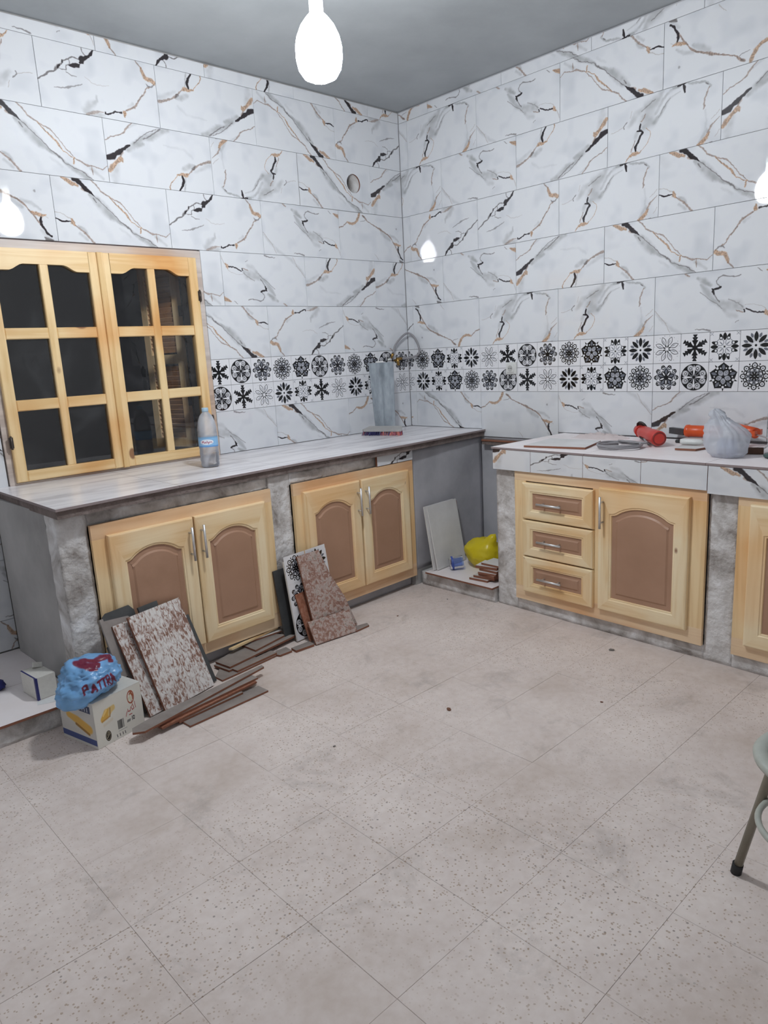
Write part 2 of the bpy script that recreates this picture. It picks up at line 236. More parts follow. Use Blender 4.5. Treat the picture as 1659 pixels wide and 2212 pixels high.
def back_mat(name, cols, pos, st=(1,1,1), sc=16, seed=0):
    m, N, L, P = newmat(name)
    t = N.new('ShaderNodeTexCoord'); mp = N.new('ShaderNodeMapping'); mp.inputs['Scale'].default_value = st
    mp.inputs['Location'].default_value = (seed, seed*.7, 0); L.new(t.outputs['Object'], mp.inputs[0])
    n = N.new('ShaderNodeTexNoise'); n.inputs['Scale'].default_value = sc; n.inputs['Detail'].default_value = 4; n.inputs['Distortion'].default_value = .8
    n.inputs['Roughness'].default_value = .65
    L.new(mp.outputs[0], n.inputs['Vector'])
    n2 = N.new('ShaderNodeTexNoise'); n2.inputs['Scale'].default_value = 5; n2.inputs['Detail'].default_value = 2; L.new(t.outputs['Object'], n2.inputs['Vector'])
    ad = N.new('ShaderNodeMath'); ad.operation = 'MULTIPLY_ADD'; ad.inputs[1].default_value = .45; L.new(n2.outputs['Fac'], ad.inputs[0])
    sb = N.new('ShaderNodeMath'); sb.operation = 'SUBTRACT'; sb.inputs[1].default_value = .225; L.new(n.outputs['Fac'], sb.inputs[0]); L.new(sb.outputs[0], ad.inputs[2])
    r = N.new('ShaderNodeValToRGB'); e = r.color_ramp.elements; e[0].position = pos[0]; e[0].color = cols[0]; e[1].position = pos[-1]; e[1].color = cols[-1]
    for p, c in zip(pos[1:-1], cols[1:-1]): e.new(p).color = c
    L.new(ad.outputs[0], r.inputs[0]); L.new(r.outputs[0], P.inputs['Base Color']); P.inputs['Roughness'].default_value = .9
    b = N.new('ShaderNodeBump'); b.inputs['Strength'].default_value = 1.0; b.inputs['Distance'].default_value = .006
    L.new(ad.outputs[0], b.inputs['Height']); L.new(b.outputs[0], P.inputs['Normal'])
    return m
M['mortar_back'] = back_mat('red_tile_back_with_mortar', [rgb(130,96,84), rgb(158,124,110), rgb(200,188,184), rgb(226,222,220)], [.34,.42,.47,.58], (1.6,1,.7), 54)
M['mortar_back2'] = back_mat('red_tile_back_grey_mortar', [rgb(140,104,92), rgb(160,128,116), rgb(188,172,166), rgb(152,140,130)], [.36,.47,.56,.68], (1,1,1), 52, 3)
M['terracotta'] = back_mat('plain_terracotta_back', [rgb(140,88,66), rgb(160,105,82), rgb(172,128,108)], [.35,.5,.7], (1,1,1), 40, 5)
M['grey_tile'] = noisy('grey_stoneware_face', [rgb(128,120,116), rgb(160,152,148)], 7, 5, .6, .1, coord='Object')
M['dark_tile'] = noisy('dark_slate_tile', [rgb(58,60,62), rgb(80,82,84)], 6, 5, .5, .1, coord='Object')
M['pale_tile'] = noisy('dusty_pale_tile_face', [rgb(205,203,202), rgb(226,225,225)], 4, 4, .5, .05, coord='Object')
M['white_plastic'] = flat('white_plastic', rgb(225,226,224), .35)
M['brass'] = flat('worn_brass', rgb(176,140,80), .35, .9)
M['rubber'] = flat('black_rubber', rgb(34,34,36), .6)
M['greypipe'] = flat('grey_rubber_hose', rgb(150,148,152), .5)
M['red'] = flat('red_tool_plastic', rgb(205,62,52), .35)
M['orange'] = flat('orange_tool_plastic', rgb(226,88,36), .35)
M['brownmetal'] = flat('brown_metal_bar', rgb(92,66,52), .5, .4)
M['stool'] = flat('grey_green_painted_metal', rgb(186,190,182), .45, 0, bump=.05)
M['stoolleg'] = flat('taupe_painted_tube', rgb(142,135,120), .4, .2)
M['hinge'] = flat('dark_hinge_steel', rgb(90,82,78), .4, .8)
M['shutter'] = pine('brown_shutter_wood', 1, rgb(214,172,132), rgb(188,146,110), knots=False)
M['wpine_x'] = pine('window_pine_across', 0, rgb(236,208,160), rgb(222,186,132), tint=rgb(240,208,176), kn=.085); M['wpine_z'] = pine('window_pine_upright', 2, rgb(238,210,162), rgb(222,188,134), tint=rgb(240,208,176), kn=.085)
M['winframe'] = pine('greyed_window_frame', 0, rgb(206,196,190), rgb(184,172,166), knots=False)

def glass_mat(name, tint=(1,1,1,1), rough=0.0, fmax=1.0, veil=0.04):
    m = bpy.data.materials.new(name); m.use_nodes = True; N = m.node_tree.nodes; L = m.node_tree.links; N.clear()
    o = N.new('ShaderNodeOutputMaterial'); tr = N.new('ShaderNodeBsdfTransparent'); tr.inputs[0].default_value = tint
    gl = N.new('ShaderNodeBsdfGlossy'); gl.inputs['Roughness'].default_value = rough
    fr = N.new('ShaderNodeFresnel'); fr.inputs[0].default_value = 1.5
    mx = N.new('ShaderNodeMixShader'); L.new(fr.outputs[0], mx.inputs[0]); L.new(tr.outputs[0], mx.inputs[1]); L.new(gl.outputs[0], mx.inputs[2])
    df = N.new('ShaderNodeBsdfDiffuse'); df.inputs[0].default_value = (.7,.72,.78,1)  # bluish diffuse veil in place of faint pane reflections; also milky bottle plastic
    n = N.new('ShaderNodeTexNoise'); n.inputs['Scale'].default_value = 3.2; n.inputs['Detail'].default_value = 3; n.inputs['Distortion'].default_value = 1.2
    g = N.new('ShaderNodeNewGeometry'); L.new(g.outputs['Position'], n.inputs['Vector'])
    mr = N.new('ShaderNodeMapRange'); mr.inputs['From Min'].default_value = .52; mr.inputs['From Max'].default_value = .8; mr.inputs['To Min'].default_value = veil*.35; mr.inputs['To Max'].default_value = veil*2.2
    L.new(n.outputs['Fac'], mr.inputs[0])
    m2 = N.new('ShaderNodeMixShader'); L.new(mr.outputs[0], m2.inputs[0]); L.new(mx.outputs[0], m2.inputs[1]); L.new(df.outputs[0], m2.inputs[2])
    L.new(m2.outputs[0], o.inputs[0]); return m
M['glass'] = glass_mat('window_glass', veil=.016)
M['pet'] = glass_mat('clear_bottle_plastic', (.90,.93,.97,1), .05, veil=.5)
M['blue_pet'] = glass_mat('blue_bottle_plastic', (.35,.5,.9,1), .05, veil=.25)
def film(name, col, alpha, rough=.3):
    m = bpy.data.materials.new(name); m.use_nodes = True; N = m.node_tree.nodes; L = m.node_tree.links
    P = N['Principled BSDF']; P.inputs['Base Color'].default_value = col; P.inputs['Roughness'].default_value = rough
    tl = N.new('ShaderNodeBsdfTranslucent'); tl.inputs[0].default_value = col
    mx = N.new('ShaderNodeMixShader'); mx.inputs[0].default_value = .35; L.new(P.outputs[0], mx.inputs[1]); L.new(tl.outputs[0], mx.inputs[2])
    tr = N.new('ShaderNodeBsdfTransparent'); m2 = N.new('ShaderNodeMixShader'); m2.inputs[0].default_value = alpha
    n = N.new('ShaderNodeTexNoise'); n.inputs['Scale'].default_value = 12; t = N.new('ShaderNodeTexCoord'); L.new(t.outputs['Object'], n.inputs['Vector'])
    b = N.new('ShaderNodeBump'); b.inputs['Strength'].default_value = .4; b.inputs['Distance'].default_value = .01; L.new(n.outputs['Fac'], b.inputs['Height']); L.new(b.outputs[0], P.inputs['Normal'])
    L.new(tr.outputs[0], m2.inputs[1]); L.new(mx.outputs[0], m2.inputs[2]); L.new(m2.outputs[0], N['Material Output'].inputs[0]); return m
M['white_film'] = film('milky_plastic_film', rgb(222,225,232), .72)
M['pink_film'] = film('pinkish_plastic_film', rgb(244,232,230), .5)
M['yellow_film'] = film('yellow_bag_plastic', rgb(240,222,50), 1.0)
def bulb_mat():
    m = bpy.data.materials.new('lit_bulb_glass'); m.use_nodes = True; N = m.node_tree.nodes; L = m.node_tree.links; N.clear()
    o = N.new('ShaderNodeOutputMaterial'); e = N.new('ShaderNodeEmission'); e.inputs[0].default_value = BULB_COLOR + (1,); e.inputs[1].default_value = BULB_STRENGTH
    L.new(e.outputs[0], o.inputs[0]); return m
M['bulb'] = bulb_mat()
def floor_mat():
    m, N, L, P = newmat('beige_terrazzo')
    g = N.new('ShaderNodeNewGeometry'); pos = g.outputs['Position']
    n = N.new('ShaderNodeTexNoise'); n.inputs['Scale'].default_value = 2.2; n.inputs['Detail'].default_value = 8; n.inputs['Roughness'].default_value = .65; L.new(pos, n.inputs['Vector'])
    r = N.new('ShaderNodeValToRGB'); e = r.color_ramp.elements
    e[0].position = .32; e[0].color = rgb(208,194,186); e[1].position = .66; e[1].color = rgb(233,222,217); e.new(.48).color = rgb(222,210,205)
    L.new(n.outputs['Fac'], r.inputs[0]); col = r.outputs[0]
    # grey dust / cement smears
    n2 = N.new('ShaderNodeTexNoise'); n2.inputs['Scale'].default_value = 3.4; n2.inputs['Detail'].default_value = 10; n2.inputs['Roughness'].default_value = .75; n2.inputs['Distortion'].default_value = .5
    mp = N.new('ShaderNodeMapping'); mp.inputs['Location'].default_value = (3.3, 1.7, 0); L.new(pos, mp.inputs[0]); L.new(mp.outputs[0], n2.inputs['Vector'])
    r2 = N.new('ShaderNodeValToRGB'); r2.color_ramp.elements[0].position = .545; r2.color_ramp.elements[0].color = (0,0,0,1); r2.color_ramp.elements[1].position = .76; r2.color_ramp.elements[1].color = (.75,.75,.75,1)
    L.new(n2.outputs['Fac'], r2.inputs[0])
    mx = N.new('ShaderNodeMixRGB'); mx.inputs[2].default_value = rgb(170,161,156); L.new(r2.outputs[0], mx.inputs[0]); L.new(col, mx.inputs[1]); col = mx.outputs[0]
    n4 = N.new('ShaderNodeTexNoise'); n4.inputs['Scale'].default_value = 34; n4.inputs['Detail'].default_value = 5; L.new(pos, n4.inputs['Vector'])
    r4 = N.new('ShaderNodeValToRGB'); r4.color_ramp.elements[0].position = .36; r4.color_ramp.elements[0].color = rgb(226,216,208); r4.color_ramp.elements[1].position = .6; r4.color_ramp.elements[1].color = (1,1,1,1)
    L.new(n4.outputs['Fac'], r4.inputs[0]); m4 = N.new('ShaderNodeMixRGB'); m4.blend_type = 'MULTIPLY'; m4.inputs[0].default_value = .22; L.new(col, m4.inputs[1]); L.new(r4.outputs[0], m4.inputs[2]); col = m4.outputs[0]
    # stone chips: three voronoi layers
    for sc, thr, c, lo in ((68, .22, rgb(150,118,86), .50), (50, .17, rgb(98,82,74), .54), (105, .26, rgb(158,128,96), .47)):
        v = N.new('ShaderNodeTexVoronoi'); v.inputs['Scale'].default_value = sc; v.inputs['Randomness'].default_value = 1; L.new(pos, v.inputs['Vector'])
        a = N.new('ShaderNodeMath'); a.operation = 'LESS_THAN'; a.inputs[1].default_value = thr; L.new(v.outputs['Distance'], a.inputs[0])
        s = N.new('ShaderNodeSeparateColor'); L.new(v.outputs['Color'], s.inputs[0])
        q = N.new('ShaderNodeMath'); q.operation = 'GREATER_THAN'; q.inputs[1].default_value = .55; L.new(s.outputs[0], q.inputs[0])
        nn = N.new('ShaderNodeTexNoise'); nn.inputs['Scale'].default_value = 1.1; nn.inputs['Detail'].default_value = 3; L.new(pos, nn.inputs['Vector'])
        mm = N.new('ShaderNodeMapRange'); mm.inputs['From Min'].default_value = lo-.08; mm.inputs['From Max'].default_value = lo+.08; L.new(nn.outputs['Fac'], mm.inputs[0])
        m1 = N.new('ShaderNodeMath'); m1.operation = 'MULTIPLY'; L.new(a.outputs[0], m1.inputs[0]); L.new(q.outputs[0], m1.inputs[1])
        m2 = N.new('ShaderNodeMath'); m2.operation = 'MULTIPLY'; L.new(m1.outputs[0], m2.inputs[0]); L.new(mm.outputs[0], m2.inputs[1])
        m3 = N.new('ShaderNodeMath'); m3.operation = 'MULTIPLY'; m3.inputs[1].default_value = .55; L.new(m2.outputs[0], m3.inputs[0])
        x = N.new('ShaderNodeMixRGB'); x.inputs[2].default_value = c; L.new(m3.outputs[0], x.inputs[0]); L.new(col, x.inputs[1]); col = x.outputs[0]
    L.new(col, P.inputs['Base Color'])
    P.inputs['Roughness'].default_value = .62; P.inputs['Specular IOR Level'].default_value = .3
    b = N.new('ShaderNodeBump'); b.inputs['Strength'].default_value = .15; b.inputs['Distance'].default_value = .003; L.new(n2.outputs['Fac'], b.inputs['Height']); L.new(b.outputs[0], P.inputs['Normal'])
    return m
M['floor'] = floor_mat()
def top_mat():
    m, N, L, P = newmat('streaked_worktop_tile')
    g = N.new('ShaderNodeNewGeometry'); mp = N.new('ShaderNodeMapping'); mp.inputs['Scale'].default_value = (1.2, 7, 1); mp.inputs['Rotation'].default_value = (0, 0, .25)
    L.new(g.outputs['Position'], mp.inputs[0])
    n = N.new('ShaderNodeTexNoise'); n.inputs['Scale'].default_value = 2; n.inputs['Detail'].default_value = 6; n.inputs['Distortion'].default_value = .7; L.new(mp.outputs[0], n.inputs['Vector'])
    r = N.new('ShaderNodeValToRGB'); e = r.color_ramp.elements; e[0].position = .33; e[0].color = rgb(198,194,198); e[1].position = .55; e[1].color = rgb(236,233,236)
    L.new(n.outputs['Fac'], r.inputs[0]); L.new(r.outputs[0], P.inputs['Base Color']); P.inputs['Roughness'].default_value = .28
    return m
M['top'] = top_mat()
M['top_pink'] = noisy('dusty_pink_worktop', [rgb(236,227,226), rgb(246,240,242)], 3, 5, .45, .05)

# ---------------------------------------------------------------- mesh helpers
class MB:
    def __init__(s): s.v = []; s.f = []; s.mi = []; s.uv = []; s.mats = []; s.sm = []
    def mat(s, m):
        if m not in s.mats: s.mats.append(m)
        return s.mats.index(m)
    def face(s, idx, m, uv=None, smooth=False):
        s.f.append(tuple(idx)); s.mi.append(s.mat(m)); s.uv.append(uv); s.sm.append(smooth)
    def vs(s, pts):
        b = len(s.v); s.v += [tuple(p) for p in pts]; return list(range(b, b+len(pts)))
    def box(s, x0, x1, y0, y1, z0, z1, m, mt=None, mfront=None, X=None):
        """mt: top face material, mfront: -y face material"""
        p = [(x0,y0,z0),(x1,y0,z0),(x1,y1,z0),(x0,y1,z0),(x0,y0,z1),(x1,y0,z1),(x1,y1,z1),(x0,y1,z1)]
        if X is not None: p = [X @ Vector(q) for q in p]
        i = s.vs(p)
        for q, mm in (((0,3,2,1), m), ((4,5,6,7), mt or m), ((0,1,5,4), mfront or m), ((1,2,6,5), m), ((2,3,7,6), m), ((3,0,4,7), m)):
            s.face([i[k] for k in q], mm)
    def bevbox(s, x0, x1, y0, y1, z0, z1, m, c=.004, X=None):
        """box whose front (-y) face is chamfered"""
        a = [(x0,y1,z0),(x1,y1,z0),(x1,y1,z1),(x0,y1,z1)]; b = [(x0,y0+c,z0),(x1,y0+c,z0),(x1,y0+c,z1),(x0,y0+c,z1)]
        d = [(x0+c,y0,z0+c),(x1-c,y0,z0+c),(x1-c,y0,z1-c),(x0+c,y0,z1-c)]
        P = a+b+d
        if X is not None: P = [X @ Vector(q) for q in P]
        i = s.vs(P)
        for k in range(4):
            n = (k+1) % 4
            s.face((i[k], i[n], i[4+n], i[4+k]), m); s.face((i[4+k], i[4+n], i[8+n], i[8+k]), m)
        s.face((i[8], i[9], i[10], i[11]), m); s.face((i[3], i[2], i[1], i[0]), m)
    def prism(s, poly, z0, z1, m, mtop=None, X=None, uvf=None, fn=None):
        """vertical prism over an xy polygon (counter-clockwise)"""
        n = len(poly); f = fn or (lambda x, y, z: (x, y, z))
        P = [f(x, y, z0) for x, y in poly]+[f(x, y, z1) for x, y in poly]
        if X is not None: P = [X @ Vector(q) for q in P]
        i = s.vs(P)
        for k in range(n):
            q = (k+1) % n; s.face((i[k], i[q], i[n+q], i[n+k]), m)
        s.face(i[n:], mtop or m); s.face(list(reversed(i[:n])), m)
    def tube(s, path, r, m, n=10, caps=True, close=False):
        path = [Vector(p) for p in path]; rings = []
        R = r if isinstance(r, (list, tuple)) else [r]*len(path)
        up = None; N = len(path)
        for k, p in enumerate(path):
            if close: t = path[(k+1) % N]-path[k-1]
            else: t = path[min(k+1, N-1)]-path[max(k-1, 0)]
            t.normalize()
            if up is None: up = Vector((0,0,1)) if abs(t.z) < .9 else Vector((1,0,0))
            a = t.cross(up)
            if a.length < 1e-4: a = t.cross(Vector((0,1,0)))
            a.normalize(); b = a.cross(t); up = b
            rings.append(s.vs([p+(a*math.cos(2*PI*j/n)+b*math.sin(2*PI*j/n))*R[k] for j in range(n)]))
        K = N if close else N-1
        for k in range(K):
            A, B = rings[k], rings[(k+1) % N]
            for j in range(n): s.face((A[j], A[(j+1) % n], B[(j+1) % n], B[j]), m, smooth=True)
        if caps and not close: s.face(rings[0][::-1], m); s.face(rings[-1], m)
    def lathe(s, prof, m, n=24, X=None, mats=None, cap=True):
        rings = []
        for r, z in prof:
            P = [(r*math.cos(2*PI*j/n), r*math.sin(2*PI*j/n), z) for j in range(n)]
            if X is not None: P = [X @ Vector(q) for q in P]
            rings.append(s.vs(P))
        for k in range(len(prof)-1):
            mm = mats[k] if mats else m
            for j in range(n): s.face((rings[k][j], rings[k][(j+1) % n], rings[k+1][(j+1) % n], rings[k+1][j]), mm, smooth=True)
        if cap: s.face(rings[0][::-1], mats[0] if mats else m); s.face(rings[-1], mats[-1] if mats else m)
    def data(s, name):
        me = bpy.data.meshes.new(name); me.from_pydata(s.v, [], s.f)
        for m in s.mats: me.materials.append(m)
        me.polygons.foreach_set('material_index', s.mi); me.polygons.foreach_set('use_smooth', s.sm)
        if any(u for u in s.uv):
            L = me.uv_layers.new(name='UVMap'); k = 0
            for u, f in zip(s.uv, s.f):
                for j in range(len(f)):
                    L.data[k].uv = u[j] if u else (0, 0); k += 1
        me.update(); return me
    def build(s, name, parent=None, label=None):
        o = bpy.data.objects.new(name, s.data(name)); COL.objects.link(o)
        if parent is not None: o.parent = parent
        if label: o['label'] = label
        return o
def thing(name, label, cat, loc=(0,0,0), rz=0, group=None):
    o = bpy.data.objects.new(name, None); COL.objects.link(o); o.location = loc; o.rotation_euler = (0,0,rz)
    o.empty_display_size = .1; o['label'] = label; o['category'] = cat
    if group: o['group'] = group
    return o
def tag(o, label, cat, group=None):
    o['label'] = label; o['category'] = cat
    if group: o['group'] = group
    return o
def struct(o): o['kind'] = 'structure'; return o
def smooth_obj(o, lv=1):
    m = o.modifiers.new('sub', 'SUBSURF'); m.levels = lv; m.render_levels = lv
    return o

# ================================================================ SETTING
ZC = 3.035          # ceiling height
XW, YW = -4.75, -4.9 # far (unseen) walls
B0 = 1.16           # bottom of the patterned band
TH = .010           # wall tile thickness; tile faces lie at y=0 (left wall) and x=0 (right wall)

# ---- floor with its terrazzo tiles
fb = MB(); fb.box(XW, .2, YW, .2, -.12, -.0016, M['floor_grout'])
floor = struct(fb.build('floor'))
P_ = .3335; G_ = .0004
tb = MB(); tb.bevbox(G_, P_-G_, 0, .012, G_, P_-G_, M['floor'], .0005, X=Matrix.Rotation(-PI/2, 4, 'X') @ Matrix.Scale(-1, 4, (0,0,1)))
# (the chamfered side faces up)
tdat = tb.data('floor_tile')
vz = [v.co.z for v in tdat.vertices]
for v in tdat.vertices: v.co.y = abs(v.co.y); v.co.z = -abs(v.co.z)
tdat.update()
x = -2.90-P_*5
while x < -.02:
    y = -2.73-P_*4
    while y < -.02:
        o = bpy.data.objects.new('floor_tile', tdat); COL.objects.link(o); o.parent = floor
        o.location = (x, y, random.uniform(-.0004, .0004)); o.rotation_euler = (random.uniform(-.0008,.0008), random.uniform(-.0008,.0008), 0)
        y += P_
    x += P_
# fix winding of the flipped tile mesh
import bmesh
bm = bmesh.new(); bm.from_mesh(tdat); bmesh.ops.recalc_face_normals(bm, faces=bm.faces); bm.to_mesh(tdat); bm.free()
# floor continues as plain terrazzo beyond the laid-out pieces
fx = MB(); fx.box(XW, -2.90-P_*5, YW, 0, -.004, 0, M['floor']); fx.box(-2.90-P_*5, 0, YW, -2.73-P_*4, -.004, 0, M['floor'])
fx.build('floor_margin', floor)

# ---- ceiling
cb = MB(); cb.box(XW, .25, YW, .25, ZC, ZC+.15, M['ceiling']); struct(cb.build('ceiling'))

WIN = (-2.79, -1.62, .905, 2.06)     # window opening on the left wall
VENT = (-.44, 2.535, .058)

# ---- walls behind the tiles
wl = MB(); D0, D1 = TH, .22
for a, b, c, d in ((XW, WIN[0], 0, ZC), (WIN[1], VENT[0]-.1, 0, ZC), (VENT[0]+.1, .22, 0, ZC), (WIN[0], WIN[1], 0, WIN[2]), (WIN[0], WIN[1], WIN[3], ZC),
                   (VENT[0]-.1, VENT[0]+.1, 0, VENT[1]-.1), (VENT[0]-.1, VENT[0]+.1, VENT[1]+.1, ZC)):
    wl.box(a, b, D0, D1, c, d, M['cement'])
# square-to-round collar and the pipe hole
def collar(mb, cx, cz, r, h, y, m, n=32, flip=False, uvf=None):
    ring = []; sq = []
    for j in range(n):
        t = 2*PI*j/n; c_, s_ = math.cos(t), math.sin(t); q = h/max(abs(c_), abs(s_))
        ring.append((cx+r*c_, y, cz+r*s_)); sq.append((cx+q*c_, y, cz+q*s_))
    A = mb.vs(ring); B = mb.vs(sq)
    for j in range(n):
        k = (j+1) % n; f = (A[j], A[k], B[k], B[j]); P3 = [ring[j], ring[k], sq[k], sq[j]]
        mb.face(f, m, [uvf(p[0], p[2]) for p in P3] if uvf else None)
    return A
A1 = collar(wl, VENT[0], VENT[1], VENT[2]+.004, .1, D0, M['cement_rough'])
pts = [wl.v[i] for i in A1]; A2 = wl.vs([(p[0], .17, p[2]) for p in pts])
for j in range(32):
    k = (j+1) % 32; wl.face((A1[j], A2[j], A2[k], A1[k]), M['cement_rough'], smooth=True)
wl.face(A2, M['concrete_edge'])
wall_left = struct(wl.build('wall_left'))
wr = MB()
wr.box(TH, .22, YW, .01, 0, ZC, M['cement_cool']); wall_right = struct(wr.build('wall_right'))
b_ = MB(); b_.box(XW, .2, YW-.2, YW, 0, ZC, M['plaster']); struct(b_.build('wall_back'))
b_ = MB(); b_.box(XW-.2, XW, YW-.2, .2, 0, ZC, M['plaster']); struct(b_.build('wall_side'))

# ---- wall tiles. s = distance from the corner along the wall
def to_world(side, s, z, d):
    return (-s, d, z) if side == 'L' else (d, -s, z)
CH = .0012
def tile_piece(side, s0, s1, z0, z1, mat, uvf, name='wall_tile', edge=None):
    """one tile; s0<s1 distance from the corner. uvf(s, z) -> uv"""
    mb = MB(); g = .0009; s0 += g; s1 -= g; z0 += g; z1 -= g
    c = min(CH, (s1-s0)/3, (z1-z0)/3); j = random.uniform(-.00035, .00035)
    ts, tz = random.uniform(-.0003, .0003), random.uniform(-.0002, .0002)
    def P(s, z, d): return to_world(side, s, z, d+j+ts*((s-s0)/(s1-s0)-.5)+tz*((z-z0)/(z1-z0)-.5))
    A = [(s0,z0),(s1,z0),(s1,z1),(s0,z1)]; B = [(s0+c,z0+c),(s1-c,z0+c),(s1-c,z1-c),(s0+c,z1-c)]
    i = mb.vs([P(a, b, TH) for a, b in A]+[P(a, b, c) for a, b in A]+[P(a, b, 0) for a, b in B])
    flip = side == 'L'
    def F(idx, m, uv=None):
        if flip: mb.face(idx[::-1], m, uv[::-1] if uv else None)
        else: mb.face(idx, m, uv)
    U = [uvf(a, b) for a, b in A]; V = [uvf(a, b) for a, b in B]
    for k in range(4):
        n = (k+1) % 4
        F([i[k], i[n], i[4+n], i[4+k]][::-1], mat, [U[k], U[n], U[n], U[k]][::-1])
        F([i[4+k], i[4+n], i[8+n], i[8+k]][::-1], mat, [U[k], U[n], V[n], V[k]][::-1])
    F([i[8], i[9], i[10], i[11]][::-1], mat, V[::-1])
    return mb.build(name, wall_left if side == 'L' else wall_right)
def marble_uv(side, sa, zb, rot, w=.6, h=.3):
    """sa = s of the tile edge nearest the corner. print u runs left to right as seen from the room"""
    def f(s, z):
        u = (s-sa)/w; v = (z-zb)/h
        if side == 'L': u = 1-u
        if rot: u, v = 1-u, 1-v
        return (u, v)
    return f
def cut(rect, hole):
    a, b, c, d = rect; e, f, g, h = hole
    if f <= a or e >= b or h <= c or g >= d: return [rect]
    out = []
    if a < e: out.append((a, e, c, d))
    if f < b: out.append((f, b, c, d))
    m0, m1 = max(a, e), min(b, f)
    if c < g: out.append((m0, m1, c, g))
    if h < d: out.append((m0, m1, h, d))
    return [r for r in out if r[1]-r[0] > .012 and r[3]-r[2] > .012]
def lay(side, sa, z0, design, rot, smin, smax, zmin, zmax, hole=None, w=.6, h=.3):
    r = (max(sa, smin), min(sa+w, smax), max(z0, zmin), min(z0+h, zmax))
    if r[1]-r[0] < .008 or r[3]-r[2] < .01: return
    for q in (cut(r, hole) if hole else [r]):
        tile_piece(side, *q, MAR[design], marble_uv(side, sa, z0, rot))
E0, D_0, C0, Bb, A0, U0 = B0+1.5, B0+1.2, B0+.9, B0+.6, B0+.3, B0-.3
HW = (-WIN[1], -WIN[0], WIN[2], WIN[3])
def rnd(): return random.choice('ABCDEF'), random.random() < .5
def row(side, z0, first, designs, smax, zmin=-1, zmax=9, hole=None):
    s = first; k = 0
    while s < smax:
        d, r = (designs[k][0], len(designs[k]) > 1) if k < len(designs) else rnd()
        if not (side == 'L' and abs(z0-D_0) < .01 and k == 1 and first < 0):
            lay(side, s, z0, d, r, .0015, smax, zmin, zmax, hole)
        s += .6; k += 1
LM, RM = 4.2, 4.6
# left wall, first = nearest-corner tile start (may be negative), designs outwards; r = turned upside down
row('L', E0, -.024, ['Er','Ar','Br','E','Cr','D','B'], LM, hole=HW)
row('L', D_0, -.31, ['B','A','Cr','B','A','Dr','E','C'], LM, hole=HW)
row('L', C0, -.014, ['Fr','D','E','A','Fr','C','Br'], LM, hole=HW)
row('L', Bb, -.31, ['Br','Br','Dr','A','E','Cr','B','F'], LM, hole=HW)
row('L', A0, .001, ['Dr','Er','Ar','C','B','E','Dr'], LM, hole=HW)
for k, dd in enumerate(['Fr','A','Dr','E','A','B','C']):
    lay('L', .001+.6*k, U0, dd[0], len(dd) > 1, .0015, LM, .912 if k < 4 or .001+.6*k < 2.3 else 0, 9, HW)
# lower rows only in the alcove left of the counter
for rr_, z0 in enumerate((U0, U0-.3, U0-.6, U0-.9)):
    zz = max(z0, .105); ds = (['C','E','Ar'], ['Br','A','E'], ['D','C','B'], ['E','Fr','A'])[rr_]
    s = 2.865; wds = (.56, .6, .6) if rr_ % 2 else (.26, .6, .6)
    for k, wd in enumerate(wds):
        if s+wd > s:
            tile_piece('L', s, s+wd, zz, min(z0+.3, .905 if s < 2.79 else 9), MAR[ds[k][0]], marble_uv('L', s-(.6-wd), z0, len(ds[k]) > 1))
        s += wd
# vent tile (row D, second from corner), a real round hole
va_, vb_ = .29, .89; f_ = marble_uv('L', va_, D_0, False)
vm = MB(); vc, vz_, vr = -VENT[0], VENT[1], VENT[2]; hh = .075
def vface(s0, s1, z0, z1):
    p = [(s0,z0),(s1,z0),(s1,z1),(s0,z1)]
    vm.face(vm.vs([(-a, 0, b) for a, b in p])[::-1], MAR['A'], [f_(a, b) for a, b in p][::-1])
g = .001
for q in ((va_+g, vc-hh, D_0+g, D_0+.3-g), (vc+hh, vb_-g, D_0+g, D_0+.3-g), (vc-hh, vc+hh, D_0+g, vz_-hh), (vc-hh, vc+hh, vz_+hh, D_0+.3-g)): vface(*q)
Av = collar(vm, VENT[0], vz_, vr, hh, 0, MAR['A'], uvf=lambda x, z: f_(-x, z))
rim = vm.vs([(vm.v[i][0], TH, vm.v[i][2]) for i in Av])
for j in range(32):
    k = (j+1) % 32; vm.face((Av[k], Av[j], rim[j], rim[k]), M['tile_edge'])
vt = vm.build('wall_tile', wall_left, 'marble tile with a round pipe hole cut through it')
bm = bmesh.new(); bm.from_mesh(vt.data); bmesh.ops.recalc_face_normals(bm, faces=bm.faces)
for f in bm.faces:
    if abs(f.normal.y) > .9 and f.normal.y > 0: f.normal_flip()
bm.to_mesh(vt.data); bm.free()

# right wall
def rowR(z0, first, designs, off0=None, smax=RM, zmax=9, zmin=-1):
    s = first; k = 0
    while s < smax:
        d, r = (designs[k][0], len(designs[k]) > 1) if k < len(designs) else rnd()
        lay('R', s, z0, d, r, .0015, smax, zmin, zmax); s += .6; k += 1
rowR(E0, .075-.6, ['Dr','C','D','Ar','F','Cr','B','E','A'])
rowR(D_0, .372-.6, ['C','D','Br','C','B','Er','A','D'])
rowR(C0, .068-.6, ['F','Er','E','C','A','Dr','B','C','F'])
rowR(Bb, .36-.6, ['Fr','D','B','A','Er','C','D','B'])
rowR(A0, .062-.6, ['Er','F','C','C','D','Ar','E','B','C'])
s = .062-.6
for k, dd in enumerate(['Fr','Ar','Fr','Dr','B','E','C','A','D']):
    lay('R', s, U0, dd[0], len(dd) > 1, .0015, RM, .912 if (s < .6 or s > 1.2) else .862, 9); s += .6
# strips under the ceiling
for side, off, ds, mx in (('L', .28, 'CABEDCFA', LM), ('R', .27, 'FDACBEDA', RM)):
    s = off-.6
    for k, d in enumerate(ds):
        lay(side, s, B0+1.8, d, k % 2 == 1, .0015, mx, -1, ZC-.008); s += .6
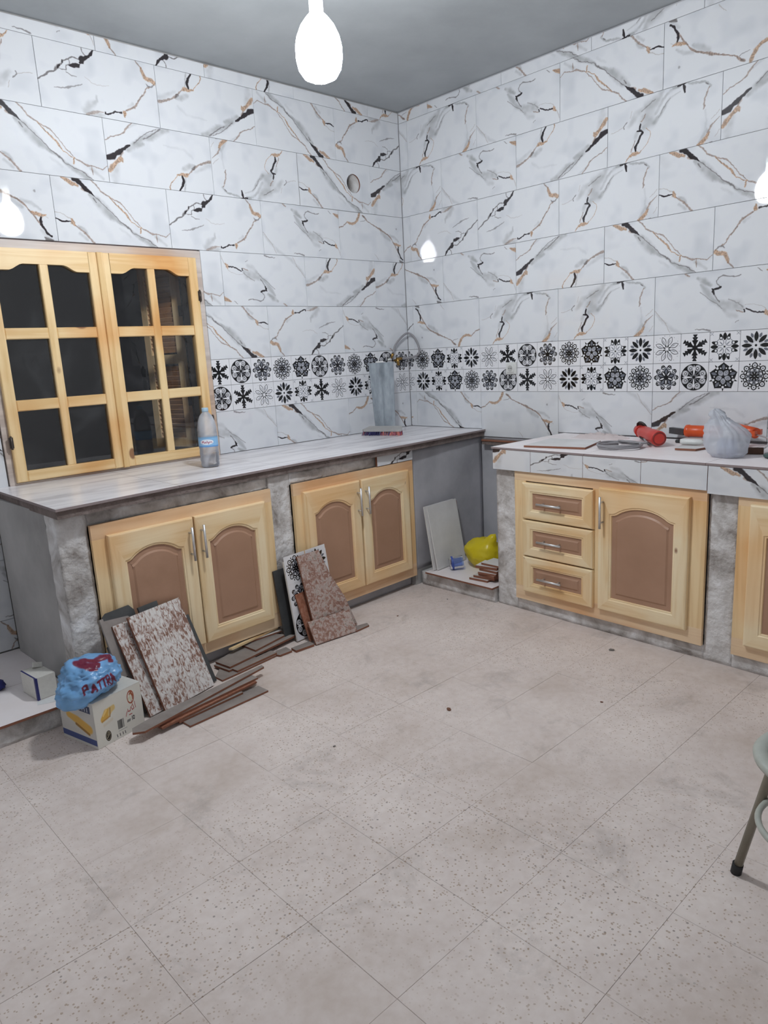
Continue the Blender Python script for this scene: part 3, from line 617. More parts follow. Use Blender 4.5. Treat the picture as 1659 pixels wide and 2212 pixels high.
# patterned band, 15 cm medallion tiles
NAMES = ['daisy','star','circle','dark','lace','penta','cross','thin']
ID = dict(d=0, s=1, c=2, k=3, l=4, p=5, x=6, t=7)
def band(side, z0, first, seq, smax, smin=.0015):
    s = first; k = 0
    while s < smax:
        q = ID[seq[k % len(seq)]] if k < len(seq) else random.randrange(8)
        a, b = max(s, smin), min(s+.15, smax)
        if b-a > .01:
            def f(ss_, z, s=s, q=q):
                u = (ss_-s)/.15
                if side == 'L': u = 1-u
                u = min(max(u, .004), .996); return ((q+u)/8, (z-z0)/.15)
            hs = cut((a, b, z0, z0+.15), HW) if side == 'L' else [(a, b, z0, z0+.15)]
            for r_ in hs: tile_piece(side, *r_, M_MED, f, 'patterned_tile')
        s += .15; k += 1
band('L', B0+.15, .001, 'kcplkcplkcssdxlpcx', 4.05)
band('L', B0, .001, 'tsxdtsxdtscsdxtpkc', 4.05)
band('R', B0+.15, .062-.15, 'klpxdtscklpxdtsxdlpkctsxdl', 4.4)
band('R', B0, .062-.15, 'tdxplkcstdxplkcpldxtscpkld', 4.4)

# ================================================================ WINDOW
def parent_empty(name, kind=None):
    o = bpy.data.objects.new(name, None); COL.objects.link(o); o.empty_display_size = .1
    if kind: o['kind'] = kind
    return o
win = parent_empty('window_1', 'structure')
wf = MB(); x0, x1, z0, z1 = WIN
wf.box(x0+.004, x0+.033, -.012, .10, z0, z1-.008, M['winframe']); wf.box(x1-.045, x1-.009, -.012, .10, z0, z1-.008, M['winframe'])
wf.box(x0+.033, x1-.045, -.012, .10, z1-.045, z1-.008, M['winframe']); wf.box(x0+.033, x1-.045, -.012, .10, z0-.003, z0+.016, M['winframe'])
wf.build('window_frame', win)
wc = MB()  # cement reveal behind and around the frame
wc.box(x0-.001, x0+.004, .012, .10, z0, z1, M['edge_grey']); wc.box(x1-.009, x1+.001, .012, .10, z0, z1, M['edge_grey']); wc.box(x0, x1, .012, .10, z1-.008, z1+.001, M['edge_grey'])
wc.box(x0-.001, x0+.02, .10, .22, z0, z1, M['cement']); wc.box(x1-.02, x1+.001, .10, .22, z0, z1, M['cement'])
wc.box(x0, x1, .10, .22, z0-.001, z0+.02, M['cement']); wc.box(x0, x1, .10, .22, z1-.02, z1+.001, M['cement']); wc.build('window_reveal', win)
def arch_top(u):   # u 0..1 across the whole sash opening
    a = min(u, 1-u)
    if a < .13: return 0.
    t = min(1, (a-.13)/.16); return .03*(t*t*(3-2*t))
def sash(sx0, sx1, hinge_left):
    mb = MB(); zb, zt = .925, 2.013; st = .052; yf, yb = -.034, .006
    px, pz = M['wpine_x'], M['wpine_z']
    mb.bevbox(sx0, sx0+st, yf, yb, zb, zt, pz, .004); mb.bevbox(sx1-st, sx1, yf, yb, zb, zt, pz, .004)
    ia, ib = sx0+st, sx1-st
    mb.bevbox(ia, ib, yf+.001, yb, zb, zb+.052, px, .004)
    # top rail with the curved lower edge
    n = 28; low = [(ia+(ib-ia)*k/n, 1.915+arch_top(k/n)) for k in range(n+1)]
    L0 = mb.vs([(x, yf+.001, z) for x, z in low]); T0 = mb.vs([(x, yf+.001, zt) for x, z in low])
    L1 = mb.vs([(x, yb, z) for x, z in low]); T1 = mb.vs([(x, yb, zt) for x, z in low])
    for k in range(n):
        mb.face((L0[k], L0[k+1], T0[k+1], T0[k]), px); mb.face((L1[k+1], L1[k], T1[k], T1[k+1]), px)
        mb.face((L0[k+1], L0[k], L1[k], L1[k+1]), px); mb.face((T0[k], T0[k+1], T1[k+1], T1[k]), px)
    cx = (ia+ib)/2; mw = .021
    zs = [zb+.052, 1.264, 1.316, 1.600, 1.652, 1.935]
    mb.bevbox(cx-mw, cx+mw, yf+.003, yb-.002, zb+.05, 1.95, pz, .004)
    for a, b in ((1.264, 1.316), (1.600, 1.652)):
        mb.bevbox(ia, cx-mw, yf+.003, yb-.002, a, b, px, .004); mb.bevbox(cx+mw, ib, yf+.003, yb-.002, a, b, px, .004)
    o = mb.build('window_sash', win)
    for a, b in ((ia, cx-mw), (cx+mw, ib)):
        for c, d in ((zb+.052, 1.264), (1.316, 1.600), (1.652, 1.955)):
            g = MB(); g.box(a-.004, b+.004, -.012, -.009, c-.004, d+.004 if d < 1.9 else d+.0, M['glass']); g.build('pane', o)
    hx = sx0 if hinge_left else sx1
    for hz in (1.12, 1.81):
        h = MB(); h.tube([(hx, yf-.004, hz-.032), (hx, yf-.004, hz+.032)], .005, M['hinge'], 8); h.box(hx-.010, hx+.010, yf-.002, yf+.002, hz-.026, hz+.026, M['hinge']); h.build('hinge', o)
    return o
sash(-2.757, -2.217, True); sash(-2.211, -1.668, False)
ws = MB(); ws.bevbox(-2.226, -2.196, -.046, -.034, .925, 2.013, M['wpine_z'], .003); ws.build('meeting_stile', win)

# wooden shutter folded open outside
sh = thing('window_shutter', 'brown slatted wooden shutter folded open in the dark outside the window', 'shutter', (-1.665, .235, 0), math.radians(19))
fr = MB(); fr.box(0, .03, 0, .045, .95, 2.02, M['pinef_z']); fr.box(0, .03, .25, .295, .95, 2.02, M['pinef_z'])
for a in (.95, 1.45, 1.965): fr.box(0, .03, .045, .25, a, a+.055, M['pinef_z'])
fr.build('shutter_frame', sh)
sl = MB(); R = Matrix.Rotation(math.radians(60), 4, 'Y'); sl.box(-.018, .018, .04, .255, -.003, .003, M['shutter'], X=R); sd = sl.data('slat')
for k in range(34):
    z = 1.02+.0285*k
    if 1.435 < z < 1.52: continue
    o = bpy.data.objects.new('slat', sd); COL.objects.link(o); o.parent = sh; o.location = (.015, 0, z)
for hz in (1.2, 1.72): hb = MB(); hb.box(.0, .05, -.03, 0, hz, hz+.06, M['hinge']); hb.build('hinge', sh)

# ================================================================ COUNTERS (built in a local frame: x along the front, -y towards the room)
def frame_m(x0, y0, ang): return (x0, y0, 0), ang
LF = ((-2.85, -.775, 0), math.atan2(.035, .9994))
RF = ((-.675, -1.29, 0), math.atan2(-1, -.03))
def rough_block(mb, x0, x1, z0, z1, yf, depth, m, amp=.006, seed=0, step=.016):
    nx = max(2, int((x1-x0)/step)); nz = max(2, int((z1-z0)/step)); g = []
    for j in range(nz+1):
        r = []
        for i in range(nx+1):
            x = x0+(x1-x0)*i/nx; z = z0+(z1-z0)*j/nz
            p = Vector((x*9+seed, z*9, seed)); q = Vector((x*38+seed, z*38, 1))
            d = amp*(noise.noise(p)+.55*noise.noise(q)+.5*abs(noise.noise(Vector((x*20, z*20, seed+4)))))
            ex = amp*.8*noise.noise(Vector((x*30+7, z*30, seed+9)))
            jx = ex if 0 < i < nx else (ex*.8 if i else ex*.8)
            r.append((x+(ex*.6), yf+d, z))
        g.append(r)
    idx = [mb.vs(r) for r in g]
    for j in range(nz):
        for i in range(nx): mb.face((idx[j][i], idx[j][i+1], idx[j+1][i+1], idx[j+1][i]), m, smooth=True)
    def strip(edge, flip):
        back = mb.vs([(mb.v[i][0], yf+depth, mb.v[i][2]) for i in edge])
        for k in range(len(edge)-1):
            f = (edge[k], back[k], back[k+1], edge[k+1]); mb.face(f if flip else f[::-1], m)
    strip([r[0] for r in idx], False); strip([r[-1] for r in idx], True); strip(idx[0], True); strip(idx[-1], False)

# left masonry base
lb = thing('counter_base', 'rough grey cement masonry base carrying the worktop under the window', 'counter base', *LF)
t = MB(); rough_block(t, .0, .128, .0, .865, .020, .10, M['cement_rough'], .007, 1); t.build('pier', lb)
t = MB(); rough_block(t, 1.066, 1.202, .0, .865, .022, .10, M['cement_rough'], .006, 2); t.build('pier', lb)
t = MB(); rough_block(t, .128, 1.066, .800, .865, .026, .09, M['cement_rough'], .004, 3); t.build('lintel', lb)
t = MB(); rough_block(t, 1.202, 2.13, .800, .865, .024, .09, M['cement_rough'], .004, 4); t.build('lintel', lb)
t = MB(); rough_block(t, .128, 1.066, .0, .066, .050, .12, M['cement_cool'], .003, 5); t.build('plinth', lb)
t = MB(); rough_block(t, 1.202, 2.13, .0, .066, .050, .12, M['cement_cool'], .003, 6); t.build('plinth', lb)
t = MB(); rough_block(t, 2.135, 2.843, .098, .865, .016, .10, M['cement_cool'], .0015, 7, .03); t.build('alcove_wall', lb)
t = MB(); t.box(2.135, 2.835, .0165, .1165, 0, .098, M['cement']); t.build('alcove_wall_foot', lb)
t = MB(); t.box(.002, .10, .125, .735, 0, .872, M['cement']); e_ = t.build('end_wall', lb)

def opening(x0, x1, z0, zs, za, n=22):
    """door panel outline, counter-clockwise seen from the room: BL, BR, SR, arch..., SL"""
    p = [(x0, z0), (x1, z0), (x1, zs)]
    for k in range(1, n):
        u = 1-2*k/n; a_ = abs(u); arc = lambda q_: (math.sqrt(max(0, 1-(q_*.8)**2))-.6)/.4
        q = arc(a_/.88) if a_ < .84 else arc(.84/.88)*((1-a_)/.16)**1.8
        x = x0+(x1-x0)*(.5+u*.5); p.append((x, zs+(za-zs)*q))
    p.append((x0, zs)); return p
def rect_open(x0, x1, z0, z1): return [(x0, z0), (x1, z0), (x1, z1), (x0, z1)]
def offset(poly, d):
    """inward offset (ccw polygon)"""
    n = len(poly); out = []
    for k in range(n):
        a, b, c = Vector(poly[k-1]), Vector(poly[k]), Vector(poly[(k+1) % n])
        e1 = (b-a).normalized(); e2 = (c-b).normalized(); n1 = Vector((-e1.y, e1.x)); n2 = Vector((-e2.y, e2.x))
        m_ = (n1+n2); l = max(m_.length, .4); m_ = m_.normalized(); out.append(tuple(b+m_*(d*2/l if l > 1.2 else d*1.2)))
    return out
def front(mb, X0, X1, Z0, Z1, hole, yb, t, ph, pv, arched):
    """moulded frame-and-panel front: outer rect with rounded edge, stepped inner edge"""
    c = .007; yf = yb-t
    n = len(hole)
    def outer(ins):
        o = []
        for k, (x, z) in enumerate(hole):
            if k == 0: o.append((X0+ins, Z0+ins))
            elif k == 1: o.append((X1-ins, Z0+ins))
            elif k == 2: o.append((X1-ins, Z1-ins))
            elif k == n-1: o.append((X0+ins, Z1-ins))
            else: o.append((x, Z1-ins))
        return o
    loops = [(outer(0), yb), (outer(0), yf+c), (outer(c*.35), yf+c*.3), (outer(c), yf), (offset(hole, -.013), yf), (offset(hole, -.009), yf+.004), (offset(hole, -.003), yf+.004), (hole, yf+.011)]
    L = [mb.vs([(x, y, z) for x, z in p]) for p, y in loops]
    for a, b in zip(L[:-1], L[1:]):
        for k in range(n):
            q = (k+1) % n; m_ = pv if (k == 1 or k == n-1) else ph
            mb.face((a[k], a[q], b[q], b[k]), m_)
    return yf
def raised(mb, hole, yf, m, fl=.022):
    """flat margin then raised field"""
    lo = [(offset(hole, -.002), yf+.010), (offset(hole, fl), yf+.010), (offset(hole, fl+.008), yf+.0045)]
    L = [mb.vs([(x, y, z) for x, z in p]) for p, y in lo]; n = len(hole)
    for a, b in zip(L[:-1], L[1:]):
        for k in range(n):
            q = (k+1) % n; mb.face((a[k], a[q], b[q], b[k]), m)
    mb.face(L[-1], m)
def handle(parent, x, z, length, yf, vertical=True, name='handle'):
    mb = MB(); out = yf-.030; h = length/2; r = .006
    if vertical:
        mb.tube([(x, out, z-h), (x, out, z+h)], r, M['chrome'], 12)
        for q in (-.32, .32): mb.tube([(x, yf+.001, z+q*length), (x, out, z+q*length)], .0045, M['chrome'], 8)
    else:
        mb.tube([(x-h, out, z), (x+h, out, z)], r, M['chrome'], 12)
        for q in (-.32, .32): mb.tube([(x+q*length, yf+.001, z), (x+q*length, out, z)], .0045, M['chrome'], 8)
    return mb.build(name, parent)
def door(parent, X0, X1, hx, dusty=False, Z0=.130, Z1=.753, px0=None, px1=None, hz=.635):
    px0 = px0 if px0 is not None else X0+.073; px1 = px1 if px1 is not None else X1-.073
    hole = opening(px0, px1, .203, .618, .664)
    mb = MB(); yf = front(mb, X0, X1, Z0, Z1, hole, -.0005, .022, M['pine_x'], M['pine_z'], True)
    d = mb.build('door', parent)
    p = MB(); raised(p, hole, yf, M['panel_dust'] if dusty else M['panel']); p.build('raised_panel', d, 'brown raised panel smeared with pale plaster dust' if dusty else None)
    handle(d, hx, hz, .158, yf); return d
def face_frame(parent, x0, x1, z0, z1, opens):
    mb = MB(); t = .018; y0, y1 = 0, t
    xs = sorted({x0, x1} | {a for o in opens for a in o[:2]})
    cur = x0; zlo, zhi = min(o[2] for o in opens), max(o[3] for o in opens)
    for a, b, c, d in sorted(opens):
        mb.box(cur, a, y0, y1, zlo, zhi, M['pinef_z']); cur = b
    mb.box(cur, x1, y0, y1, zlo, zhi, M['pinef_z'])
    mb.box(x0, x1, y0, y1, zhi, z1, M['pinef_x']); mb.box(x0, x1, y0, y1, z0, zlo, M['pinef_x'])
    mb.build('face_frame', parent)
    bk = MB(); bk.box(x0+.03, x1-.03, y1+.002, y1+.006, z0+.03, z1-.03, M['pinef_x']); bk.build('inner_board', parent)
def cabinet(name, label, F, x0, x1, top, doors, drawers=(), bottom=.070):
    c = thing(name, label, 'cabinet', *F)
    opens = []
    for d in doors: opens.append((d[0]+.012, d[1]-.012, .15, .74))
    if len(doors) == 2: opens = [(doors[0][0]+.012, doors[1][1]-.012, .15, .74)]
    if drawers: opens = [(drawers[0][0]+.012, drawers[0][1]-.012, .15, .72)]+opens
    face_frame(c, x0, x1, bottom, top, opens)
    for d in doors: door(c, d[0], d[1], d[2], dusty=len(d) > 3 and d[3])
    for a, b, z0, z1 in drawers:
        hole = rect_open(a+.066, b-.066, z0+.056, z1-.056)
        mb = MB(); yf = front(mb, a, b, z0, z1, hole, -.0005, .022, M['pine_x'], M['pine_z'], False)
        d = mb.build('drawer', c)
        p = MB(); raised(p, hole, yf, M['panel'], .014); p.build('raised_panel', d)
        handle(d, (a+b)/2-.025, (z0+z1)/2-.004, .150, yf, vertical=False)
    return c
cabinet('cabinet', 'pine two-door cabinet under the window, broken tiles leaning on it', LF, .132, 1.062, .805, [(.193, .600, .572, True), (.607, 1.010, .634)])
cabinet('cabinet', 'pine two-door cabinet nearest the corner alcove, small tile stack leaning on it', LF, 1.206, 2.130, .802, [(1.259, 1.664, 1.640), (1.676, 2.072, 1.704)])
cabinet('cabinet', 'pine cabinet with three drawers beside one arched door', RF, .142, 1.188, .792, [(.667, 1.120, .695)],
        [(.205, .636, .537, .734), (.205, .636, .332, .530), (.205, .636, .126, .325)])
cabinet('cabinet', 'pine cabinet cut off by the right edge, past the rough pier', RF, 1.320, 2.30, .778, [(1.375, 1.80, 1.77), (1.807, 2.24, 1.84)])

# right masonry base
rb = thing('counter_base', 'rough grey cement masonry base under the right-hand worktop with tools', 'counter base', *RF)
t = MB(); rough_block(t, .0, .138, .0, .865, .020, .10, M['cement_rough'], .003, 11); t.build('pier', rb)
t = MB(); rough_block(t, 1.192, 1.318, .0, .865, .022, .10, M['cement_rough'], .003, 12); t.build('pier', rb)
t = MB(); rough_block(t, .138, 1.192, .0, .070, .020, .12, M['cement_rough'], .003, 13); t.build('plinth', rb)
t = MB(); rough_block(t, 1.318, 2.42, .0, .066, .020, .12, M['cement_rough'], .003, 14); t.build('plinth', rb)
t = MB(); t.box(.138, 1.192, .024, .12, .796, .866, M['cement']); t.box(1.318, 2.42, .024, .12, .782, .866, M['cement']); t.build('lintel', rb)
t = MB(); t.box(2.30, 2.42, .03, .13, .07, .866, M['cement']); t.build('pier', rb)
t = MB(); t.box(.0, .10, .121, .655, .0, .866, M['cement']); t.build('end_wall', rb)

# worktops
wt = thing('worktop', 'long white streaked tile worktop below the window reaching the corner', 'worktop')
EDGE = [(-2.865, -.836), (-2.26, -.777), (-1.60, -.742), (-.84, -.750), (-.30, -.712), (-.001, -.695)]
def edge_y(x):
    for (a, b), (c, d) in zip(EDGE[:-1], EDGE[1:]):
        if a <= x <= c: return b+(d-b)*(x-a)/(c-a)
    return EDGE[-1][1]
t = MB(); ins = .012; t.prism([(-2.858, -.001)]+[(-2.858, edge_y(-2.858)+ins)]+[(x, y+ins) for x, y in EDGE[1:]]+[(-.001, -.001)], .866, .899, M['concrete_edge']); t.build('slab', wt)
cuts = [-2.865, -2.30, -1.70, -1.12, -.56, -.0015]
for a, b in zip(cuts[:-1], cuts[1:]):
    mid = [(x, y) for x, y in EDGE if a+.01 < x < b-.01]
    t = MB(); t.prism([(a+.0008, -.001), (a+.0008, edge_y(a))]+mid+[(b-.0008, edge_y(b)), (b-.0008, -.001)], .900, .911, M['edge_grey'], M['top']); t.build('top_tile', wt)
t = MB()
def uvbox(mb, x0, x1, y0, y1, z0, z1, m, uvr, edge):
    mb.box(x0, x1, y0, y1, z0, z1, edge)
    i = mb.vs([(x0,y0-.0003,z0),(x1,y0-.0003,z0),(x1,y0-.0003,z1),(x0,y0-.0003,z1)]); a, b, c, d = uvr
    mb.face(i, m, [(a,c),(b,c),(b,d),(a,d)])
uvbox(t, 1.829, 2.130, -.003, .012, .806, .893, MAR['E'], (.0, .42, .62, .95), M['tile_edge']); o = t.build('edge_tile', wt, 'white marbled edge tile below the slab'); o.matrix_world = Matrix.Translation(LF[0]) @ Matrix.Rotation(LF[1], 4, 'Z')

wr_ = thing('worktop', 'dusty pink tile worktop on the right edged with marbled tiles', 'worktop', *RF)
t = MB(); t.prism([(-.004, .003), (2.45, .003), (2.45, .60), (-.004, .665)], .866, .900, M['concrete_edge']); t.build('slab', wr_)
cx = [-.008, .58, 1.18, 1.78, 2.46]
def back_y(x): return .674-.03*x
for k, (a, b) in enumerate(zip(cx[:-1], cx[1:])):
    t = MB(); t.prism([(a+.0008, -.014), (b-.0008, -.014), (b-.0008, back_y(b)), (a+.0008, back_y(a))], .901, .911, M['edge_grey'], M['top_pink']); t.build('top_tile', wr_)
for a, b, zl, d, uv in ((.003, .255, .790, 'B', (.0, .40, .05, .42)), (.257, .571, .790, 'E', (.05, .55, .25, .85)), (.573, .880, .791, 'D', (.98, .45, .55, .0)), (.882, 1.189, .791, 'F', (.98, .5, .9, .3)), (1.192, 1.80, .779, 'A', (.0, 1, .55, 1.)), (1.802, 2.42, .779, 'C', (.0, 1, .1, .55))):
    t = MB(); uvbox(t, a, b, -.012, .001, zl, .899, MAR[d], uv, M['tile_edge']); t.build('edge_tile', wr_)

# raised tiled bases of the two appliance gaps
pb = thing('raised_base', 'low cement base topped with pale tile in the gap between counters', 'base')
t = MB(); rough_block(t, -1.278, -.70, 0, .086, 0, .62, M['cement_rough'], .003, 21); o = t.build('plinth', pb); o.rotation_euler = (0, 0, -PI/2); o.location = (-.675, -1.978, 0)
o.matrix_world = Matrix.Translation((-.675, 0, 0)) @ Matrix.Rotation(-PI/2, 4, 'Z') @ Matrix.Translation((1.978, 0, 0))
t = MB(); t.prism([(-.706, -.757), (-.012, -.705), (-.012, -1.282), (-.706, -1.282)][::-1], .087, .097, M['tile_edge'], M['top_pink']); t.build('base_tile', pb)
lp = thing('raised_base', 'low tiled cement base left of the window counter holding a white carton', 'base')
t = MB(); rough_block(t, -4.0, -2.87, 0, .088, -.79, .78, M['cement_rough'], .004, 22); t.build('plinth', lp)
for k, (a, b) in enumerate(((-4.0, -3.47), (-3.468, -2.868))):
    t = MB(); t.prism([(a, -.815), (b, -.815), (b, -.45), (a, -.45)], .089, .100, M['tile_edge'], M['top_pink']); t.build('base_tile', lp)
    t = MB(); t.prism([(a, -.4485), (b, -.4485), (b, -.002), (a, -.002)], .089, .100, M['tile_edge'], M['top_pink']); t.build('base_tile', lp)
t = thing('ledge_strip', 'brown-edged tile ledge on the back wall in the gap between counters', 'ledge')
q = MB(); q.prism([(-.055, -.70), (-.055, -1.262), (-.002, -1.262), (-.002, -.70)][::-1], .838, .850, M['tile_edge'], M['concrete_edge']); q.build('tile_slip', t)
q = MB(); q.box(-.048, -.002, -1.262, -.70, .815, .8375, M['concrete_edge']); q.build('mortar_bed', t)

# ================================================================ LAMP
lamp = thing('light_bulb', 'lit white LED bulb hanging from the ceiling', 'lamp', (-2.06, -1.67, 0))
pr_ = [(.010, 2.362), (.032, 2.361), (.056, 2.372), (.072, 2.396), (.079, 2.43), (.079, 2.462), (.072, 2.496), (.057, 2.528), (.038, 2.552), (.024, 2.566)]  # globe wider than the real bulb, its shape takes in the glow
t = MB(); t.lathe(pr_, M['bulb'], 32); t.build('globe', lamp)
t = MB(); t.lathe([(.023, 2.567), (.023, 2.63), (.026, 2.632), (.026, 2.70), (.010, 2.72)], M['white_plastic'], 24); t.build('socket', lamp)
t = MB(); t.tube([(0, 0, 2.71), (.004, 0, 2.85), (0, 0, ZC)], .004, M['white_plastic'], 8); t.build('cord', lamp)

# power socket
ps = thing('power_socket', 'square white power socket on the patterned band of the right wall', 'socket', (0, -.919, 1.308), -PI/2)
t = MB(); t.bevbox(-.040, .040, -.014, 0, -.038, .038, M['white_plastic'], .005); t.build('plate', ps)
t = MB(); t.bevbox(-.028, .028, -.020, -.0135, -.026, .026, M['white_plastic'], .004)
t.lathe([(.019, 0), (.019, .001), (.017, .0012), (.0165, -.004)], flat('socket_well', rgb(190,190,188), .5), 24, X=Matrix.Translation((0, -.0202, 0)) @ Matrix.Rotation(PI/2, 4, 'X')); t.build('outlet', ps)
t = MB()
for dx in (-.008, .008): t.tube([(dx, -.0195, 0), (dx, -.0235, 0)], .0025, M['rubber'], 8)
t.build('pin_hole', ps)

# gas hose and valve in the corner
gh = thing('gas_hose', 'grey rubber hose looping up from a brass tap in the corner', 'hose')
def bez(P, n=10):
    out = []
    P = [Vector(p) for p in P]; Q = [P[0]*2-P[1]]+P+[P[-1]*2-P[-2]]
    for k in range(1, len(Q)-2):
        for j in range(n):
            t_ = j/n; a, b, c, d = Q[k-1:k+3]
            out.append(.5*((2*b)+(c-a)*t_+(2*a-5*b+4*c-d)*t_*t_+(3*b-a-3*c+d)*t_**3))
    out.append(P[-1]); return out
t = MB(); t.tube(bez([(-.186, -.030, 1.445), (-.160, -.034, 1.50), (-.10, -.045, 1.555), (-.045, -.05, 1.575), (-.022, -.085, 1.545), (-.020, -.125, 1.475), (-.022, -.12, 1.425), (-.05, -.07, 1.405), (-.105, -.035, 1.402)]), .0075, M['greypipe'], 10); t.build('tube', gh)
t = MB(); t.tube([(-.110, -.035, 1.402), (-.150, -.035, 1.398)], .011, M['brass'], 10); t.tube([(-.150, -.035, 1.410), (-.146, -.040, 1.355)], [.013, .010], M['brass'], 10)
t.tube([(-.148, -.0005, 1.392), (-.148, -.040, 1.392)], .009, M['brass'], 10); t.build('tap', gh, 'worn brass tap')
t = MB(); t.tube([(-.192, -.012, 1.405), (-.186, -.030, 1.440)], [.006, .011], M['brass'], 10); t.tube([(-.215, -.0005, 1.398), (-.192, -.014, 1.402)], .008, M['white_plastic'], 8); t.build('fitting', gh)

# ================================================================ THINGS ON THE LEFT WORKTOP
ZT = .911
bt = thing('water_bottle', 'clear plastic water bottle with pale blue label beside the window', 'bottle', (-1.912, -.390, ZT+.0005), .55)
pf = [(.030, 0), (.044, .003), (.048, .012), (.046, .03), (.049, .036), (.0475, .062), (.0495, .07), (.0475, .095), (.0495, .103), (.049, .165), (.0495, .17), (.0475, .185), (.0495, .193), (.048, .212), (.042, .24), (.032, .265), (.018, .282), (.0135, .290), (.0135, .293)]
t = MB(); t.lathe(pf, M['pet'], 32); t.build('bottle_body', bt)
t = MB(); t.lathe([(.0165, .287), (.0172, .290), (.0172, .304), (.0155, .307)], flat('pale_blue_cap', rgb(176,205,226), .4), 20); t.build('cap', bt)
def label_img():
    H, W = 128, 512; a = np.ones((H, W, 3))*np.array([.55,.74,.90]); yy, xx = np.mgrid[0:H, 0:W]
    a[:18] *= .9; a[-16:] = [.40,.62,.86]
    e = ((xx-180)/62.)**2+((yy-64)/36.)**2; a[e < 1] = [.90,.93,.96]; a[(e > .88) & (e < 1)] = [.6,.7,.85]
    X = Grid(xx/128., (4., 1.)); Y = yy/128.; A = np.zeros((H, W))
    letters = [[(1.08,.62),(1.10,.40),(1.15,.52),(1.20,.40),(1.22,.62)], [(1.28,.60),(1.30,.48),(1.36,.48),(1.37,.60),(1.29,.58)], [(1.43,.38),(1.44,.60)], [(1.50,.48),(1.53,.60),(1.60,.46),(1.50,.70)], [(1.64,.58),(1.66,.48),(1.73,.48),(1.74,.60)]]
    for L_ in letters: capsule_alpha(X, Y, A, [(x, y, .035) for x, y in L_], .3)
    a = a*(1-A[..., None])+np.array([.62,.20,.32])*A[..., None]
    return make_image('bottle_label_print', a)
lm = image_mat('bottle_label', label_img(), .35)
t = MB(); n = 40; A_, B_ = [], []
for j in range(n+1):
    th = 2*PI*j/n; c_, s_ = math.cos(th)*.0502, math.sin(th)*.0502; A_.append((c_, s_, .108)); B_.append((c_, s_, .160))
ia, ib = t.vs(A_), t.vs(B_)
for j in range(n): t.face((ia[j], ia[j+1], ib[j+1], ib[j]), lm, [(j/n, 0), ((j+1)/n, 0), ((j+1)/n, 1), (j/n, 1)], True)
o = t.build('label', bt, 'pale blue wrapper with a white oval'); o.rotation_euler = (0, 0, math.radians(230-126-31))

br = thing('broom_head', 'grey broom head with blue and pink bristles lying by the corner', 'brush', (-.548, -.252, ZT), math.atan2(-.275, .105))
t = MB(); X = Matrix.Identity(4)
t.prism([(-.145, .012), (-.13, .0), (.13, .0), (.145, .012), (.12, .075), (-.12, .075)], .026, .040, M['cement'], fn=lambda x, y, z: (x, y, z+max(0, y-.01)*.25)); t.build('brush_block', br)
bl = [flat('navy_bristle', rgb(46,44,96), .7), flat('purple_bristle', rgb(120,60,110), .7), flat('pink_bristle', rgb(205,120,112), .7), flat('slate_bristle', rgb(88,92,118), .7)]
t = MB()
for k in range(420):
    x = random.uniform(-.138, .138); y = random.uniform(.0, .05); u = (x+.14)/.28
    mm = bl[0] if .12 < u+random.uniform(-.1, .1) < .45 else (bl[3] if u < .75 and random.random() < .6 else bl[2] if random.random() < .7 else bl[1])
    dx, dy = random.uniform(-.006, .006)+x*.04, random.uniform(-.022, -.004)
    i = t.vs([(x-.0016, y, .028), (x+.0016, y, .028), (x+dx+.0013, y+dy, .0015), (x+dx-.0013, y+dy, .0015), (x, y+.0016, .028), (x+dx, y+dy+.0013, .0015)])
    t.face((i[3], i[2], i[1], i[0]), mm); t.face((i[0], i[4], i[5], i[3]), mm); t.face((i[1], i[2], i[5], i[4]), mm)
o = t.build('bristles', br); o['kind'] = 'stuff'

pk = thing('mortar_board', 'tall grey mortar-smeared metal channel standing behind the broom head', 'board', (-.437, -.175, ZT), math.radians(-32))
X = Matrix.Rotation(math.radians(-6), 4, 'X')
gm = noisy('grey_mortar_smear', [rgb(108,116,124), rgb(150,158,166), rgb(178,184,190)], 6, 7, .8, .5, .004, 30, coord='Object', stretch=(2.2,2.2,.6))
t = MB(); n = 24; rows = []
for j in range(13):
    z = .475*j/12; wd = .066+.018*j/12; r_ = []
    for i in range(n+1):
        u = -1+2*i/n; dip = .012*math.exp(-((u-.12)/.12)**2)*(1-.5*j/12)-.014*abs(u)**3
        r_.append((u*wd, -.012+dip+.002*noise.noise(Vector((u*3, z*12, 2))), z+(.004*noise.noise(Vector((u*4, 1, 5))) if j == 12 else 0)))
    rows.append(t.vs([X @ Vector(p) for p in r_]))
for a, b in zip(rows[:-1], rows[1:]):
    for i in range(n): t.face((a[i], a[i+1], b[i+1], b[i]), gm, smooth=True)
o = t.build('board', pk); s_ = o.modifiers.new('solid', 'SOLIDIFY'); s_.thickness = .005; s_.offset = -1
t = MB(); t.box(-.03, .02, -.006, .012, .470, .486, M['pale_tile'], X=X); t.build('top_lump', pk)

